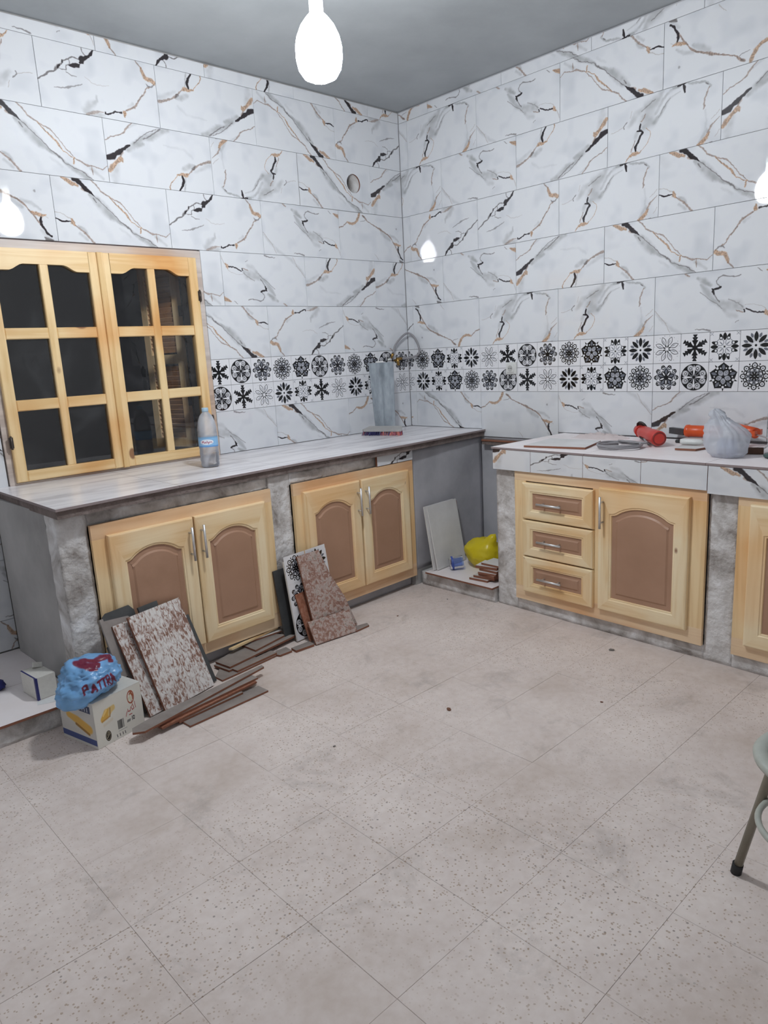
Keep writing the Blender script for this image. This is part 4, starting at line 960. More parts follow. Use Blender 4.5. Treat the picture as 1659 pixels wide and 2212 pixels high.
# ================================================================ TILES LEANING AND LYING ABOUT
def lean(name, label, p0, p1, topmid, h, th, face, edge=None, group=None, poly=None, z0=.0, back=None, cat='tile'):
    """slab standing on base line p0-p1 (left to right seen from the room), leaning towards topmid; h = slab length"""
    z0 = z0+.0065 if z0 < .05 else z0+.003
    p0 = Vector((p0[0], p0[1], z0)); p1 = Vector((p1[0], p1[1], z0)); X = (p1-p0); wd = X.length; X.normalize()
    up = Vector(topmid)-(p0+p1)/2; up -= X*up.dot(X); up.normalize(); Y = up.cross(X)   # Y points into the wall
    mw = Matrix((X, Y, up)).transposed().to_4x4(); mw.translation = p0
    o = MB(); poly = poly or [(0, 0), (wd, 0), (wd, h), (0, h)]
    i = o.vs([(x, 0, z) for x, z in poly]+[(x, th, z) for x, z in poly]); n = len(poly)
    for k in range(n):
        q = (k+1) % n; o.face((i[k], i[n+k], i[n+q], i[q])[::-1] if False else (i[q], i[k], i[n+k], i[n+q])[::-1], edge or M['tile_edge'])
    fi = i[:n]; uv = None
    if isinstance(face, tuple): face, u0, u1, v0, v1 = face; H = max(p[1] for p in poly); uv = [(u0+(u1-u0)*x/wd, v0+(v1-v0)*z/H) for x, z in poly]
    o.face(fi, face, uv); o.face(i[n:][::-1], back or M['terracotta'])
    ob = o.build(name); bm = bmesh.new(); bm.from_mesh(ob.data); bmesh.ops.recalc_face_normals(bm, faces=bm.faces); bm.to_mesh(ob.data); bm.free()
    ob.matrix_world = mw; tag(ob, label, cat, group); return ob
lean('tile', 'largest leaning tile, red back ridged with white mortar, front of the left stack', (-2.607, -1.030), (-2.334, -.962), (-2.50, -.828, .395), .432, .012, M['mortar_back'])
lean('tile', 'narrow-showing mortar-streaked tile just left of the largest leaning tile', (-2.672, -1.022), (-2.42, -.959), (-2.56, -.818, .37), .412, .010, M['mortar_back'])
lean('tile', 'dark slate tile peeking out right of the largest leaning tile', (-2.412, -.958), (-2.302, -.930), (-2.365, -.803, .305), .335, .009, M['dark_tile'], M['dark_tile'])
lean('tile', 'dark slate tile showing above the top of the largest leaning tile', (-2.545, -.972), (-2.445, -.947), (-2.475, -.799, .41), .440, .009, M['dark_tile'], M['dark_tile'])
lean('tile', 'grey tile with a clipped corner leaning at the back left of the stack', (-2.722, -.981), (-2.588, -.947), (-2.618, -.809, .40), .437, .009, M['grey_tile'], M['grey_tile'], poly=[(0, 0), (.139, 0), (.139, .405), (.110, .437), (0, .437)])
lean('tile', 'dark tile edge rounded at top behind the clipped grey tile', (-2.712, -.955), (-2.562, -.918), (-2.605, -.800, .42), .447, .008, M['dark_tile'], M['dark_tile'], poly=[(0, 0), (.155, 0), (.155, .42), (.135, .447), (.02, .447), (0, .435)])
lean('tile', 'black slate tile standing low behind the biscuit carton', (-2.714, -1.006), (-2.684, -.999), (-2.650, -.85, .27), .33, .010, M['dark_tile'], M['dark_tile'])
# flat strips: world polygons at a height
def flatpiece(name, label, poly, z0, th, top, edge=None, tilt=None, group=None, cat='tile', z_at=None):
    A = sum(poly[i][0]*poly[(i+1) % len(poly)][1]-poly[(i+1) % len(poly)][0]*poly[i][1] for i in range(len(poly)))
    if A < 0: poly = poly[::-1]
    cx_ = sum(p[0] for p in poly)/len(poly); cy_ = sum(p[1] for p in poly)/len(poly)
    pl = [(x-cx_, y-cy_) for x, y in poly]
    t = MB(); tl = tilt or (0, 0)
    t.prism(pl, 0, th, edge or M['tile_edge'], top, fn=lambda x, y, z: (x, y, z+x*tl[0]+y*tl[1]))
    o = t.build(name); o.location = (cx_, cy_, z0); tag(o, label, cat, group); return o
def strip(a, b, wd, side=1):
    a, b = Vector(a), Vector(b); d = (b-a).normalized(); n_ = Vector((-d.y, d.x))*wd*side
    return [tuple(a), tuple(b), tuple(b+n_), tuple(a+n_)]
lay_ = 'strip of cut tile'
flatpiece('tile_strip', 'lowest flat grey tile strip, sticking out right of the front strip pile', strip((-2.60, -1.225), (-2.205, -1.205), .075), .001, .008, M['grey_tile'])
flatpiece('tile_strip', 'short broken strip at floor level mid-way along the front strip pile', strip((-2.62, -1.175), (-2.30, -1.150), .07), .0095, .009, M['grey_tile'])
flatpiece('tile_strip', 'third strip from the top of the front strip pile', strip((-2.70, -1.185), (-2.21, -1.125), .06), .0195, .009, M['terracotta'])
flatpiece('tile_strip', 'red-edged second strip from the top of the front strip pile', strip((-2.73, -1.172), (-2.195, -1.112), .06), .0295, .009, M['grey_tile'])
flatpiece('tile_strip', 'long grey strip topping the front pile from the carton to mid-floor', [(-2.815, -1.17), (-2.775, -1.195), (-2.122, -1.055), (-2.118, -1.030), (-2.70, -1.105), (-2.80, -1.135)], .0395, .009, M['grey_tile'])
# loose pieces between the two stacks
flatpiece('tile_offcut', 'grey tile offcut lowest under the loose pile at the cabinet foot', [(-2.288, -.892), (-2.286, -.952), (-2.19, -.942), (-1.955, -.912), (-2.02, -.80), (-2.20, -.80)], .001, .008, M['grey_tile'])
flatpiece('tile_offcut', 'long red-edged strip along the front of the loose tile pile', strip((-2.195, -.938), (-1.948, -.908), .045), .0095, .010, M['grey_tile'])
flatpiece('tile_offcut', 'big grey angular slab piece on top of the loose tile pile', [(-2.222, -.785), (-2.208, -.895), (-2.03, -.865), (-1.752, -.818), (-1.80, -.775), (-2.04, -.722)], .0205, .010, M['grey_tile'])
flatpiece('tile_offcut', 'second slab under the big angular piece, corner showing left', [(-2.235, -.792), (-2.220, -.905), (-2.05, -.875), (-2.06, -.76)], .0096, .010, M['grey_tile'])
flatpiece('tile_offcut', 'triangular grey offcut at the back of the loose tile pile', [(-2.035, -.722), (-2.028, -.842), (-1.80, -.79), (-1.86, -.72)], .0315, .009, M['grey_tile'])
flatpiece('tile_offcut', 'narrow pale strip lying on the loose pile under the pine plinth', [(-1.968, -.690), (-1.99, -.742), (-1.80, -.748), (-1.785, -.705)], .0415, .008, M['pale_tile'])
flatpiece('tile_offcut', 'small pale brick-like offcut at the foot of the patterned tile', [(-1.858, -.905), (-1.862, -.952), (-1.752, -.958), (-1.745, -.905)], .001, .012, M['grey_tile'])
flatpiece('tile_offcut', 'grey offcut lying between red-edged strip and brick-like piece', [(-1.955, -.905), (-1.945, -.93), (-1.872, -.93), (-1.866, -.87), (-1.93, -.87)], .001, .010, M['grey_tile'])
flatpiece('wood_offcut', 'thin pale wooden lath lying behind the loose tile pile', [(-2.130, -.762), (-2.118, -.778), (-1.800, -.715), (-1.790, -.697)], .052, .010, M['pine_x'], M['pine_x'], cat='lath')
flatpiece('tile_offcut', 'thin pink tile slip under the right of the leaning red offcuts', [(-1.50, -.955), (-1.485, -.985), (-1.39, -.978), (-1.375, -.945), (-1.48, -.925)], .001, .009, M['grey_tile'])
# second leaning stack at the corner cabinet
MEDF = (M_MED, 4/8+.004, 5/8-.004, 0, 1)
def med_lean():
    p0, p1 = (-1.778, -.852), (-1.470, -.812)
    o = lean('tile', 'black and white patterned tile leaning on the corner cabinet, half covered', p0, p1, (-1.62, -.777, .40), .425, .009, M['pale_tile'], M['pale_tile'])
    wd = .31
    for j, (col, ks) in enumerate(((0, (2, 3, 4)), (1, (0, 5, 0)))):
        for r_, k in enumerate(ks):
            t = MB(); a, b = .003+col*.155, .152+col*.155; c, d = r_*.15+.001, r_*.15+.149
            i = t.vs([(a, -.0006, c), (b, -.0006, c), (b, -.0006, d), (a, -.0006, d)])
            t.face(i, M_MED, [((k+.004)/8, 0), ((k+.996)/8, 0), ((k+.996)/8, 1), ((k+.004)/8, 1)])
            q = t.build('printed_motif', o)
    return o
med_lean()
lean('tile', 'dark tile back leaning behind the patterned tile by the rough pier', (-1.815, -.80), (-1.70, -.782), (-1.765, -.742, .37), .375, .008, M['dark_tile'], M['dark_tile'])
lean('tile_offcut', 'tall tapered red offcut with grey mortar leaning over the patterned tile', (-1.700, -.925), (-1.425, -.912), (-1.60, -.800, .43), .450, .010, M['mortar_back2'], poly=[(.0, 0), (.285, 0), (.245, .17), (.19, .30), (.150, .452), (.002, .450)])
lean('tile_offcut', 'thin orange-red slip leaning between patterned tile and tapered offcut', (-1.735, -.905), (-1.665, -.895), (-1.700, -.815, .24), .255, .008, M['terracotta'])
lean('tile_offcut', 'low wide red tile back leaning at the front of the corner stack', (-1.742, -.962), (-1.482, -.985), (-1.60, -.912, .105), .125, .010, M['mortar_back2'])

# alcove contents
lean('tile', 'large dusty white tile leaning in the gap between counters', (-.640, -.806), (-.352, -.790), (-.50, -.730, .49), .405, .008, M['pale_tile'], M['pale_tile'], z0=.098)
lean('tile', 'second white tile close behind the large one in the gap', (-.662, -.790), (-.372, -.774), (-.52, -.722, .49), .405, .007, M['pale_tile'], M['pale_tile'], z0=.098)
lean('tile', 'brown-backed tile nearest the cement wall in the gap', (-.625, -.768), (-.335, -.757), (-.48, -.716, .48), .385, .007, M['tile_edge'], M['tile_edge'], z0=.098)
k0 = .098
pile = [((-.655, -1.07), (-.645, -1.20), .15, 'pale lowest tile slip of the small pile beside the drawer cabinet'), ((-.64, -1.09), (-.625, -1.235), .14, 'second tile slip up in the small pile by the drawers'),
        ((-.63, -1.12), (-.635, -1.24), .13, 'third tile slip up in the small pile by the drawers'), ((-.645, -1.13), (-.63, -1.25), .13, 'fourth tile slip up in the small pile by the drawers'),
        ((-.62, -1.12), (-.62, -1.25), .12, 'fifth tile slip up in the small pile by the drawers'), ((-.63, -1.10), (-.605, -1.24), .12, 'sixth tile slip up in the small pile by the drawers'), ((-.60, -1.12), (-.60, -1.25), .12, 'topmost tile slip of the small pile by the drawers')]
for k, (a, b, wd, lb_) in enumerate(pile):
    flatpiece('tile_offcut', lb_, strip(a, b, wd, 1), k0, .012+.002*(k % 3), M['pale_tile']); k0 += .0125+.002*(k % 3)+.004*(k in (2, 4))*0
cbt = thing('cut_bottle', 'blue clear base cut from a plastic bottle lying by the white tile', 'bottle', (-.548, -.872, .098+.043))
X = Matrix.Rotation(math.radians(-40), 4, 'Z') @ Matrix.Rotation(math.radians(84), 4, 'Y') @ Matrix.Translation((0, 0, -.04))
t = MB(); t.lathe([(.041, .085), (.0425, .07), (.041, .05), (.0425, .035), (.042, .012), (.036, .001), (.02, .006), (.004, .010)], M['blue_pet'], 28, X=X, cap=False); t.build('shell', cbt)
t = MB(); t.lathe([(.0428, .012), (.0432, .018), (.0428, .024)], flat('blue_bottle_band', rgb(58,84,170), .4), 28, X=X, cap=False); t.build('band', cbt)

def bag(name, label, cat, loc, radii, mat, seed, lobes=(), amp=.10, fold=7, uvf=None, flat_z=None, lv=4, rot=0):
    bm = bmesh.new(); bmesh.ops.create_icosphere(bm, subdivisions=lv, radius=1)
    for v in bm.verts:
        d = v.co.normalized(); r = 1.0
        for (dx, dy, dz), a, s_ in lobes:
            q = max(0, d.dot(Vector((dx, dy, dz)).normalized())); r += a*q**s_
        nv = noise.noise(d*fold*.35+Vector((seed, 0, 0))); n2_ = 1-abs(noise.noise(d*fold*.8+Vector((0, seed, 0))))*2; n3_ = 1-abs(noise.noise(Vector((d.x*fold*2, d.y*fold*2, d.z*fold*.9))+Vector((0, 0, seed))))*2
        r += amp*(nv*1.2+n2_*.7+n3_*.35)
        v.co = Vector((d.x*radii[0], d.y*radii[1], d.z*radii[2]))*r
        if flat_z is not None and v.co.z < flat_z: v.co.z = flat_z+(v.co.z-flat_z)*.04
    me = bpy.data.meshes.new(name); bm.to_mesh(me); bm.free(); me.materials.append(mat)
    for p in me.polygons: p.use_smooth = True
    if uvf:
        L_ = me.uv_layers.new(name='UVMap')
        for p in me.polygons:
            for li in p.loop_indices: L_.data[li].uv = uvf(me.vertices[me.loops[li].vertex_index].co)
    o = bpy.data.objects.new(name, me); COL.objects.link(o); o.location = loc; o.rotation_euler = (0, 0, rot)
    if label: tag(o, label, cat)
    return o
bag('plastic_bag', 'knotted yellow plastic bag behind the small tile pile in the gap', 'bag', (-.40, -.98, .190), (.10, .115, .088), M['yellow_film'], 3.1, [((-.1, -.6, 1.1), .75, 40), ((.1, .9, .15), .22, 5)], .09, 5, flat_z=-.088)

# ---- floor carton with the blue bag
def carton_img():
    H, W = 256, 512; a = np.ones((H, W, 3))*np.array([.86,.85,.82]); yy, xx = np.mgrid[0:H, 0:W]
    X = Grid(xx/256., (2., 1.)); Y = yy/256.
    def st(pts, c, soft=.25, al=1):
        A = np.zeros((H, W)); capsule_alpha(X, Y, A, pts, soft); A *= al; a[:] = a*(1-A[..., None])+np.array(c)*A[..., None]
    st([(.30,.42,.12),(.48,.34,.22),(.62,.30,.16)], (.86,.68,.32)); st([(.36,.34,.05),(.50,.25,.06)], (.93,.80,.50)); st([(.60,.36,.10),(.68,.28,.14),(.80,.26,.12)], (.85,.74,.50)); st([(.62,.42,.03),(.66,.24,.03)], (.62,.45,.25)); st([(.28,.46,.03),(.60,.42,.03)], (.7,.5,.28), .4, .7)
    st([(.34,.56,.06),(.70,.50,.06)], (.82,.78,.70), .8, .6)
    e = np.hypot(xx/256.-1.54, yy/256.-.22)
    m1 = np.abs(e-.135) < .016; a[m1] = [.62,.30,.20]; st([(1.50,.16,.03),(1.56,.12,.05),(1.63,.20,.06),(1.62,.28,.03)], (.62,.34,.22)); st([(1.45,.26,.06),(1.52,.20,.05),(1.56,.28,.06)], (.80,.80,.70)); st([(1.56,.30,.02),(1.58,.40,.02),(1.54,.44,.02)], (.6,.3,.25))
    # arabic-like script line and a line below
    for p in ([(1.68,.36,.02),(1.70,.50,.022)], [(1.60,.42,.02),(1.63,.50,.022),(1.55,.52,.022),(1.52,.46,.02)], [(1.50,.44,.02),(1.46,.52,.024),(1.38,.52,.024),(1.36,.46,.02)], [(1.34,.50,.02),(1.30,.54,.024),(1.26,.60,.02)], [(1.40,.60,.02),(1.52,.60,.02)]): st(p, (.66,.30,.30))
    # round dark seal
    e = np.hypot(xx/256.-.46, yy/256.-.82); a[e < .115] = [.12,.10,.09]; a[(e > .085) & (e < .095)] = [.7,.65,.55]; st([(.40,.86,.02),(.52,.78,.02)], (.72,.68,.58)); st([(.42,.80,.016),(.50,.74,.016)], (.72,.68,.58))
    # barcode
    r = np.random.RandomState(4); x = .88
    while x < 1.14:
        w_ = r.choice([.006,.010,.016]); m2 = (xx/256. > x) & (xx/256. < x+w_) & (yy/256. > .60) & (yy/256. < .80); a[m2] = [.15,.15,.16]; x += w_+r.choice([.006,.009])
    st([(.88,.84,.016),(1.24,.84,.016)], (.55,.55,.56), .4, .6)
    for k in range(5): st([(1.28+.03*k,.74,.02),(1.30+.03*k,.70,.02)], (.35,.35,.36), .3)
    st([(1.50,.66,.022),(1.50,.74,.022)], (.1,.1,.12)); st([(1.55,.66,.02),(1.60,.67,.02),(1.59,.74,.02),(1.545,.73,.02),(1.55,.66,.02)], (.1,.1,.12))
    for k, xx_ in enumerate((.80, .92, 1.04, 1.14)): st([(xx_,.90,.025),(xx_+.012,.95,.025)], (.2,.2,.22))
    return make_image('carton_print', a)
def side_img():
    H, W = 256, 256; a = np.ones((H, W, 3))*np.array([.80,.79,.77]); yy, xx = np.mgrid[0:H, 0:W]; X = Grid(xx/256., (1., 1.)); Y = yy/256.
    def st(pts, c, soft=.25):
        A = np.zeros((H, W)); capsule_alpha(X, Y, A, pts, soft); a[:] = a*(1-A[..., None])+np.array(c)*A[..., None]
    st([(.25,.42,.14),(.50,.48,.20),(.82,.60,.20)], (.86,.68,.34)); st([(.45,.58,.06),(.80,.72,.06)], (.62,.46,.24))
    a[(yy > 205) & (yy < 240)] = [.28,.33,.52]; a[(yy > 18) & (yy < 60) & (xx > 150) & (xx < 235)] = [.25,.28,.38]
    for k in range(4): st([(.62+.07*k,.12,.025),(.62+.07*k,.20,.025)], (.8,.8,.82))
    return make_image('carton_side_print', a)
card = flat('white_cardboard', rgb(222,220,214), .7)
ct = thing('carton', 'white pastry carton on the floor with a blue bag on top', 'box', (-2.929, -1.104, .0005), math.radians(13))
fm, sm_ = image_mat('carton_front_print', carton_img(), .6), image_mat('carton_left_print', side_img(), .6)
t = MB(); t.box(0, .221, 0, .225, 0, .190, card)
i = t.vs([(.001, -.0004, .001), (.220, -.0004, .001), (.220, -.0004, .189), (.001, -.0004, .189)]); t.face(i, fm, [(0,0),(1,0),(1,1),(0,1)])
i = t.vs([(-.0004, .224, .001), (-.0004, .001, .001), (-.0004, .001, .189), (-.0004, .224, .189)]); t.face(i, sm_, [(0,0),(1,0),(1,1),(0,1)])
t.build('carton_body', ct)
t = MB(); t.box(-.001, .222, .0, .111, .1902, .1925, card); t.build('flap', ct); t = MB(); t.box(-.001, .222, .114, .226, .1902, .1922, card); t.build('flap', ct)
def bag_img():
    H, W = 256, 256; yy, xx = np.mgrid[0:H, 0:W]; a = np.ones((H, W, 3))*np.array([.47,.68,.88]); a *= (.88+.22*vnoise(H, W, 8, 77))[..., None]
    nx = vnoise(H, W, 7, 81)*.06; ny = vnoise(H, W, 7, 82)*.06
    X = Grid(xx/256.+nx-.03, (1., 1.)); Y = yy/256.+ny-.03
    def st(pts, c=(.46,.13,.24), soft=.25):
        A = np.zeros((H, W)); capsule_alpha(X, Y, A, pts, soft); a[:] = a*(1-A[..., None])+np.array(c)*A[..., None]
    st([(.34,.32,.10),(.42,.40,.10),(.54,.44,.09)]); st([(.40,.30,.05),(.56,.37,.07),(.66,.36,.10),(.76,.40,.09),(.74,.48,.05)]); st([(.44,.46,.04),(.50,.50,.04)])
    base = .66; h = .085
    def L_(x, segs):
        for s_ in segs: st([(x+u*.062, base-.05*(x-.5)+h*(1-v), .020) for u, v in s_])
    L_(.30, [[(0,0),(0,1),(.8,.95),(.8,.5),(0,.45)]]); L_(.375, [[(0,0),(.4,1),(.8,0)], [(.2,.4),(.6,.4)]]); L_(.45, [[(0,1),(.9,1)], [(.45,1),(.45,0)]]); L_(.52, [[(0,1),(.9,1)], [(.45,1),(.45,0)]])
    L_(.595, [[(0,0),(0,1),(.8,.95),(.8,.55),(0,.5),(.8,0)]]); L_(.67, [[(0,0),(.4,1),(.8,0)], [(.2,.4),(.6,.4)]])
    return make_image('blue_bag_print', a)
bm_ = image_mat('blue_bag_plastic', bag_img(), .28)
ca, sa_ = math.cos(math.radians(43)), math.sin(math.radians(43))
def buv(co):
    # planar print facing the room side of the bag
    u = co.x*.95-co.y*.30; v = co.z*.80+co.y*.55+co.x*.05
    return (.5+u/.30, .47+v/.30)
bb = bag('plastic_bag', 'crumpled light blue plastic bag with dark red print on the carton', 'bag', (-2.880, -1.000, .257), (.108, .098, .060), bm_, 12.7, [((-1, -.15, -.75), .42, 4), ((-1, .0, -1.5), .38, 9), ((-.2, .6, 1), .30, 4), ((.7, .3, .8), .18, 5), ((-.5, .3, 1), .15, 20)], .13, 9, uvf=buv, rot=math.radians(13), lv=5)

wb = thing('small_carton', 'small white open carton with navy edge on the tiled base', 'box', (-3.004, -.698, .1005), math.radians(6))
t = MB(); W_, D_, H_ = .084, .140, .098
t.box(0, W_, 0, .002, 0, H_, card); t.box(0, .002, .002, D_, 0, H_, card); t.box(W_-.002, W_, .002, D_, 0, H_, card); t.box(.002, W_-.002, D_-.002, D_, 0, H_, card); t.box(0, W_, 0, D_, 0, .002, card); t.box(.002, W_-.002, .002, D_-.002, H_-.004, H_-.001, card); t.build('carton_body', wb)
navy = flat('navy_print', rgb(44,48,112), .5)
t = MB(); t.box(-.0006, .009, -.0006, .0004, 0, H_, navy); t.box(-.0006, .0004, 0, .012, 0, H_, navy); t.box(-.0006, .006, 0, D_, H_-.0004, H_+.0006, navy); t.build('navy_stripe', wb, 'navy stripe along the corner edge')
t = MB(); X = Matrix.Translation((.055, .118, H_)) @ Matrix.Rotation(-.5, 4, 'X') @ Matrix.Rotation(.3, 4, 'Y'); t.box(-.012, .024, -.012, .004, 0, .022, card, X=X); t.build('torn_flap', wb)
o = flatpiece('paper_sheet', 'white paper scrap lying under the small navy-edged carton front', [(-3.02, -.735), (-2.93, -.775), (-2.90, -.71), (-2.95, -.70), (-3.01, -.702)], .1003, .0006, flat('white_paper', rgb(232,234,236), .6), flat('white_paper_edge', rgb(232,234,236), .6), cat='paper')
o = bag('cloth_scrap', 'dark blue cloth scrap at the far left edge of the tiled base', 'cloth', (-3.105, -.43, .120), (.045, .05, .022), flat('dark_blue_cloth', rgb(48,52,120), .8), 5.5, [], .15, 8, flat_z=-.019, lv=3)

# ================================================================ THINGS ON THE RIGHT WORKTOP
flatpiece('tile', 'white tile with red edge lying flat left on the right worktop', [(-.636, -1.463), (-.580, -1.800), (-.315, -1.735), (-.325, -1.425)], ZT+.001, .010, M['pale_tile'])
def sheet(name, label, loc, sx, sy, mat, seed, hgt=.02, rot=0):
    n = 26; mb = MB(); rr = []
    for j in range(n+1):
        r = []
        for i_ in range(n+1):
            u, v = i_/n*2-1, j/n*2-1; k = 1+.16*noise.noise(Vector((u*2, v*2, seed)))
            z = .002+hgt*max(0, (1-abs(u)**2.5)*(1-abs(v)**2.5))*(.5+.9*abs(noise.noise(Vector((u*3.5, v*3.5, seed+3))))+.5*noise.noise(Vector((u*9, v*9, seed))))
            r.append((u*sx*k, v*sy*k, max(.002, z)))
        rr.append(mb.vs(r))
    for a, b in zip(rr[:-1], rr[1:]):
        for i_ in range(n): mb.face((a[i_], a[i_+1], b[i_+1], b[i_]), mat, smooth=True)
    o = mb.build(name); o.location = loc; o.rotation_euler = (0, 0, rot); tag(o, label, 'plastic sheet'); return o
sheet('plastic_sheet', 'crumpled pinkish see-through plastic wrap near the back wall', (-.140, -1.63, ZT), .065, .155, M['pink_film'], 2.2, .030)
# coiled cable
cc = thing('power_cable', 'grey cable coiled beside the red grinder', 'cable', (0, 0, 0))
t = MB(); pts = []
for k in range(121):
    th = 2*PI*k/40*1.0; R_ = .108-.006*math.sin(th*.37)-.002*(k//40)
    pts.append((-.465+R_*.92*math.cos(th+.5), -1.925+R_*1.0*math.sin(th+.5), ZT+.007+.0045*(k//40)+.004*math.sin(th*1.3)**2+.004*(k/120)))
tail = bez([pts[-1], (-.40, -2.03, .935), (-.32, -1.99, .935), (-.27, -1.955, .94)])
t.tube(pts+[tuple(p) for p in tail[2:]], .0052, M['greypipe'], 8); t.build('cable_coil', cc)
# red angle grinder / heat-gun shaped tool
gr = thing('angle_grinder', 'red electric grinder with black grip and disc guard beside the cable coil', 'power tool')
def axis_m(a, b):
    a, b = Vector(a), Vector(b); z = (b-a).normalized(); x = z.cross(Vector((0,0,1))).normalized(); y = z.cross(x)
    mm = Matrix((x, y, z)).transposed().to_4x4(); mm.translation = a; return mm, (b-a).length
GA, GB = (-.175, -1.895, ZT+.050), (-.365, -2.085, ZT+.044)
X, Lg_ = axis_m(GA, GB)
t = MB(); t.lathe([(.016, -.012), (.029, 0), (.035, .03), (.036, .08), (.033, .13), (.037, .18), (.038, Lg_-.006), (.036, Lg_)], M['red'], 28, X=X); t.build('motor_body', gr)
t = MB(); t.lathe([(.033, 0), (.033, .003), (.027, .003), (.025, -.002)], flat('dark_red_vent', rgb(140,44,40), .5), 24, X=X @ Matrix.Translation((0, 0, Lg_-.001))); t.build('end_cap', gr)
t = MB(); t.lathe([(.0415, .075), (.0435, .09), (.0425, .13), (.0435, .165), (.0415, .175)], M['rubber'], 28, X=X, cap=False)
ang = [i for i in range(len(t.f))]
t2 = MB(); n = 12
for k in range(4):
    za, zb_ = .070+.028*k, .070+.028*(k+1); rr0 = [.0370, .0375, .0370, .0372, .0380][k:k+2]
    aa = [(.35+.13*k*.6), 1.9-.15*k]
    A_ = []; B_ = []
    for j in range(n+1):
        th = aa[0]+(aa[1]-aa[0])*j/n
        A_.append(X @ Vector((rr0[0]*math.cos(th), rr0[0]*math.sin(th), za))); B_.append(X @ Vector((rr0[1]*math.cos(th), rr0[1]*math.sin(th), zb_)))
    ia, ib = t2.vs(A_), t2.vs(B_)
    for j in range(n): t2.face((ia[j], ia[j+1], ib[j+1], ib[j]), M['rubber'], smooth=True)
o = t2.build('grip_patch', gr); s_ = o.modifiers.new('solid', 'SOLIDIFY'); s_.thickness = .003; s_.offset = 0
t = MB(); t.tube([GA, (-.140, -1.862, ZT+.055)], [.034, .030], M['red'], 16); t.build('gear_head', gr)
X2 = Matrix.Translation((-.175, -1.900, ZT+.078)) @ Matrix.Rotation(math.radians(-20), 4, 'Z') @ Matrix.Rotation(math.radians(60), 4, 'Y') @ Matrix.Scale(.72, 4)
t = MB(); t.lathe([(.006, .004), (.044, .003), (.047, 0), (.047, -.012), (.044, -.012), (.044, -.001)], flat('dark_grey_guard', rgb(70,66,64), .5, .4), 32, X=X2); t.build('disc_guard', gr)
# small tile pieces, tube, orange tools
flatpiece('tile_offcut', 'small pale tile piece with red front edge in front of the white tube', [(-.428, -2.196), (-.418, -2.292), (-.335, -2.312), (-.19, -2.262), (-.245, -2.165)], ZT+.001, .010, M['pale_tile'])
flatpiece('tile_offcut', 'small tile piece lying against the wall under the orange cylinder', [(-.205, -2.115), (-.195, -2.235), (-.03, -2.235), (-.03, -2.115)], ZT+.0115, .012, M['pale_tile'])
flatpiece('tile_offcut', 'hidden lower tile piece beneath the orange cylinder', [(-.15, -2.125), (-.15, -2.225), (-.02, -2.225), (-.02, -2.125)], ZT+.001, .010, M['pale_tile'])
tb_ = thing('sealant_tube', 'white crumpled sealant tube with black cap', 'tube', (-.315, -2.16, ZT+.0285), math.radians(-86))
X = Matrix.Rotation(PI/2, 4, 'Y')
t = MB(); t.lathe([(.013, .012), (.015, .02), (.0155, .08), (.012, .11), (.004, .125)], M['white_plastic'], 16, X=X, cap=True)
for k, v in enumerate(t.v): t.v[k] = (v[0], v[1]+.002*noise.noise(Vector(v)*60), v[2]+.002*noise.noise(Vector(v)*50))
t.build('tube_body', tb_)
t = MB(); t.lathe([(.008, -.012), (.009, -.008), (.009, .012), (.006, .0135)], M['rubber'], 14, X=X); t.build('cap', tb_)
oc = thing('multi_cutter', 'orange cylindrical tool with flat grey blade against the back wall', 'power tool')
X, Lg_ = axis_m((-.115, -2.105, ZT+.057), (-.105, -2.285, ZT+.056))
t = MB(); t.lathe([(.026, 0), (.031, .004), (.032, .02), (.0295, .024), (.0295, .10), (.032, .105), (.032, Lg_-.01), (.028, Lg_)], M['orange'], 26, X=X); t.build('barrel', oc)
t = MB(); X3 = Matrix.Translation((-.118, -2.105, ZT+.050)) @ Matrix.Rotation(math.radians(-28), 4, 'Z'); t.box(-.012, .012, .0, .115, -.016, .016, flat('grey_blade', rgb(92,92,94), .4, .6), X=X3); t.build('blade', oc)
cg = thing('caulking_gun', 'orange caulking gun with chrome hook behind the white bag', 'tool')
t = MB(); t.tube([(-.075, -2.325, ZT+.085), (-.13, -2.405, ZT+.075), (-.17, -2.47, ZT+.065)], [.018, .022, .026], M['orange'], 14); t.box(-.20, -.10, -2.475, -.0+-2.40, ZT+.052, ZT+.078, M['orange']); t.build('cradle', cg)
t = MB(); t.tube(bez([(-.15, -2.43, ZT+.060), (-.19, -2.50, ZT+.056), (-.235, -2.545, ZT+.052), (-.285, -2.568, ZT+.038), (-.33, -2.568, ZT+.020), (-.37, -2.545, ZT+.010)]), .0042, M['chrome'], 8); t.build('hook_rod', cg)
t = MB(); t.tube([(-.25, -2.43, ZT+.022), (-.20, -2.41, ZT+.052)], [.022, .018], M['rubber'], 12); t.build('trigger_grip', cg)
bb2 = thing('metal_channel', 'short brown metal channel piece right of the white bag', 'metal bar')
X = Matrix.Translation((-.40, -2.53, ZT+.001)) @ Matrix.Rotation(math.radians(-70), 4, 'Z')
t = MB(); t.box(-.055, .055, -.018, .018, 0, .003, M['brownmetal'], X=X); t.box(-.055, .055, -.018, -.015, .003, .026, M['brownmetal'], X=X); t.box(-.055, .055, .015, .018, .003, .026, M['brownmetal'], X=X); t.build('channel', bb2)
ld = tag((lambda mb: (mb.lathe([(.030, 0), (.050, .004), (.052, .010), (.046, .018), (.020, .022)], flat('dark_green_enamel', rgb(70,92,88), .35), 28, X=Matrix.Translation((-.470, -2.665, ZT+.001))), mb.build('pot_lid'))[1])(MB()), 'dark green lid at the far right edge of the worktop', 'lid')
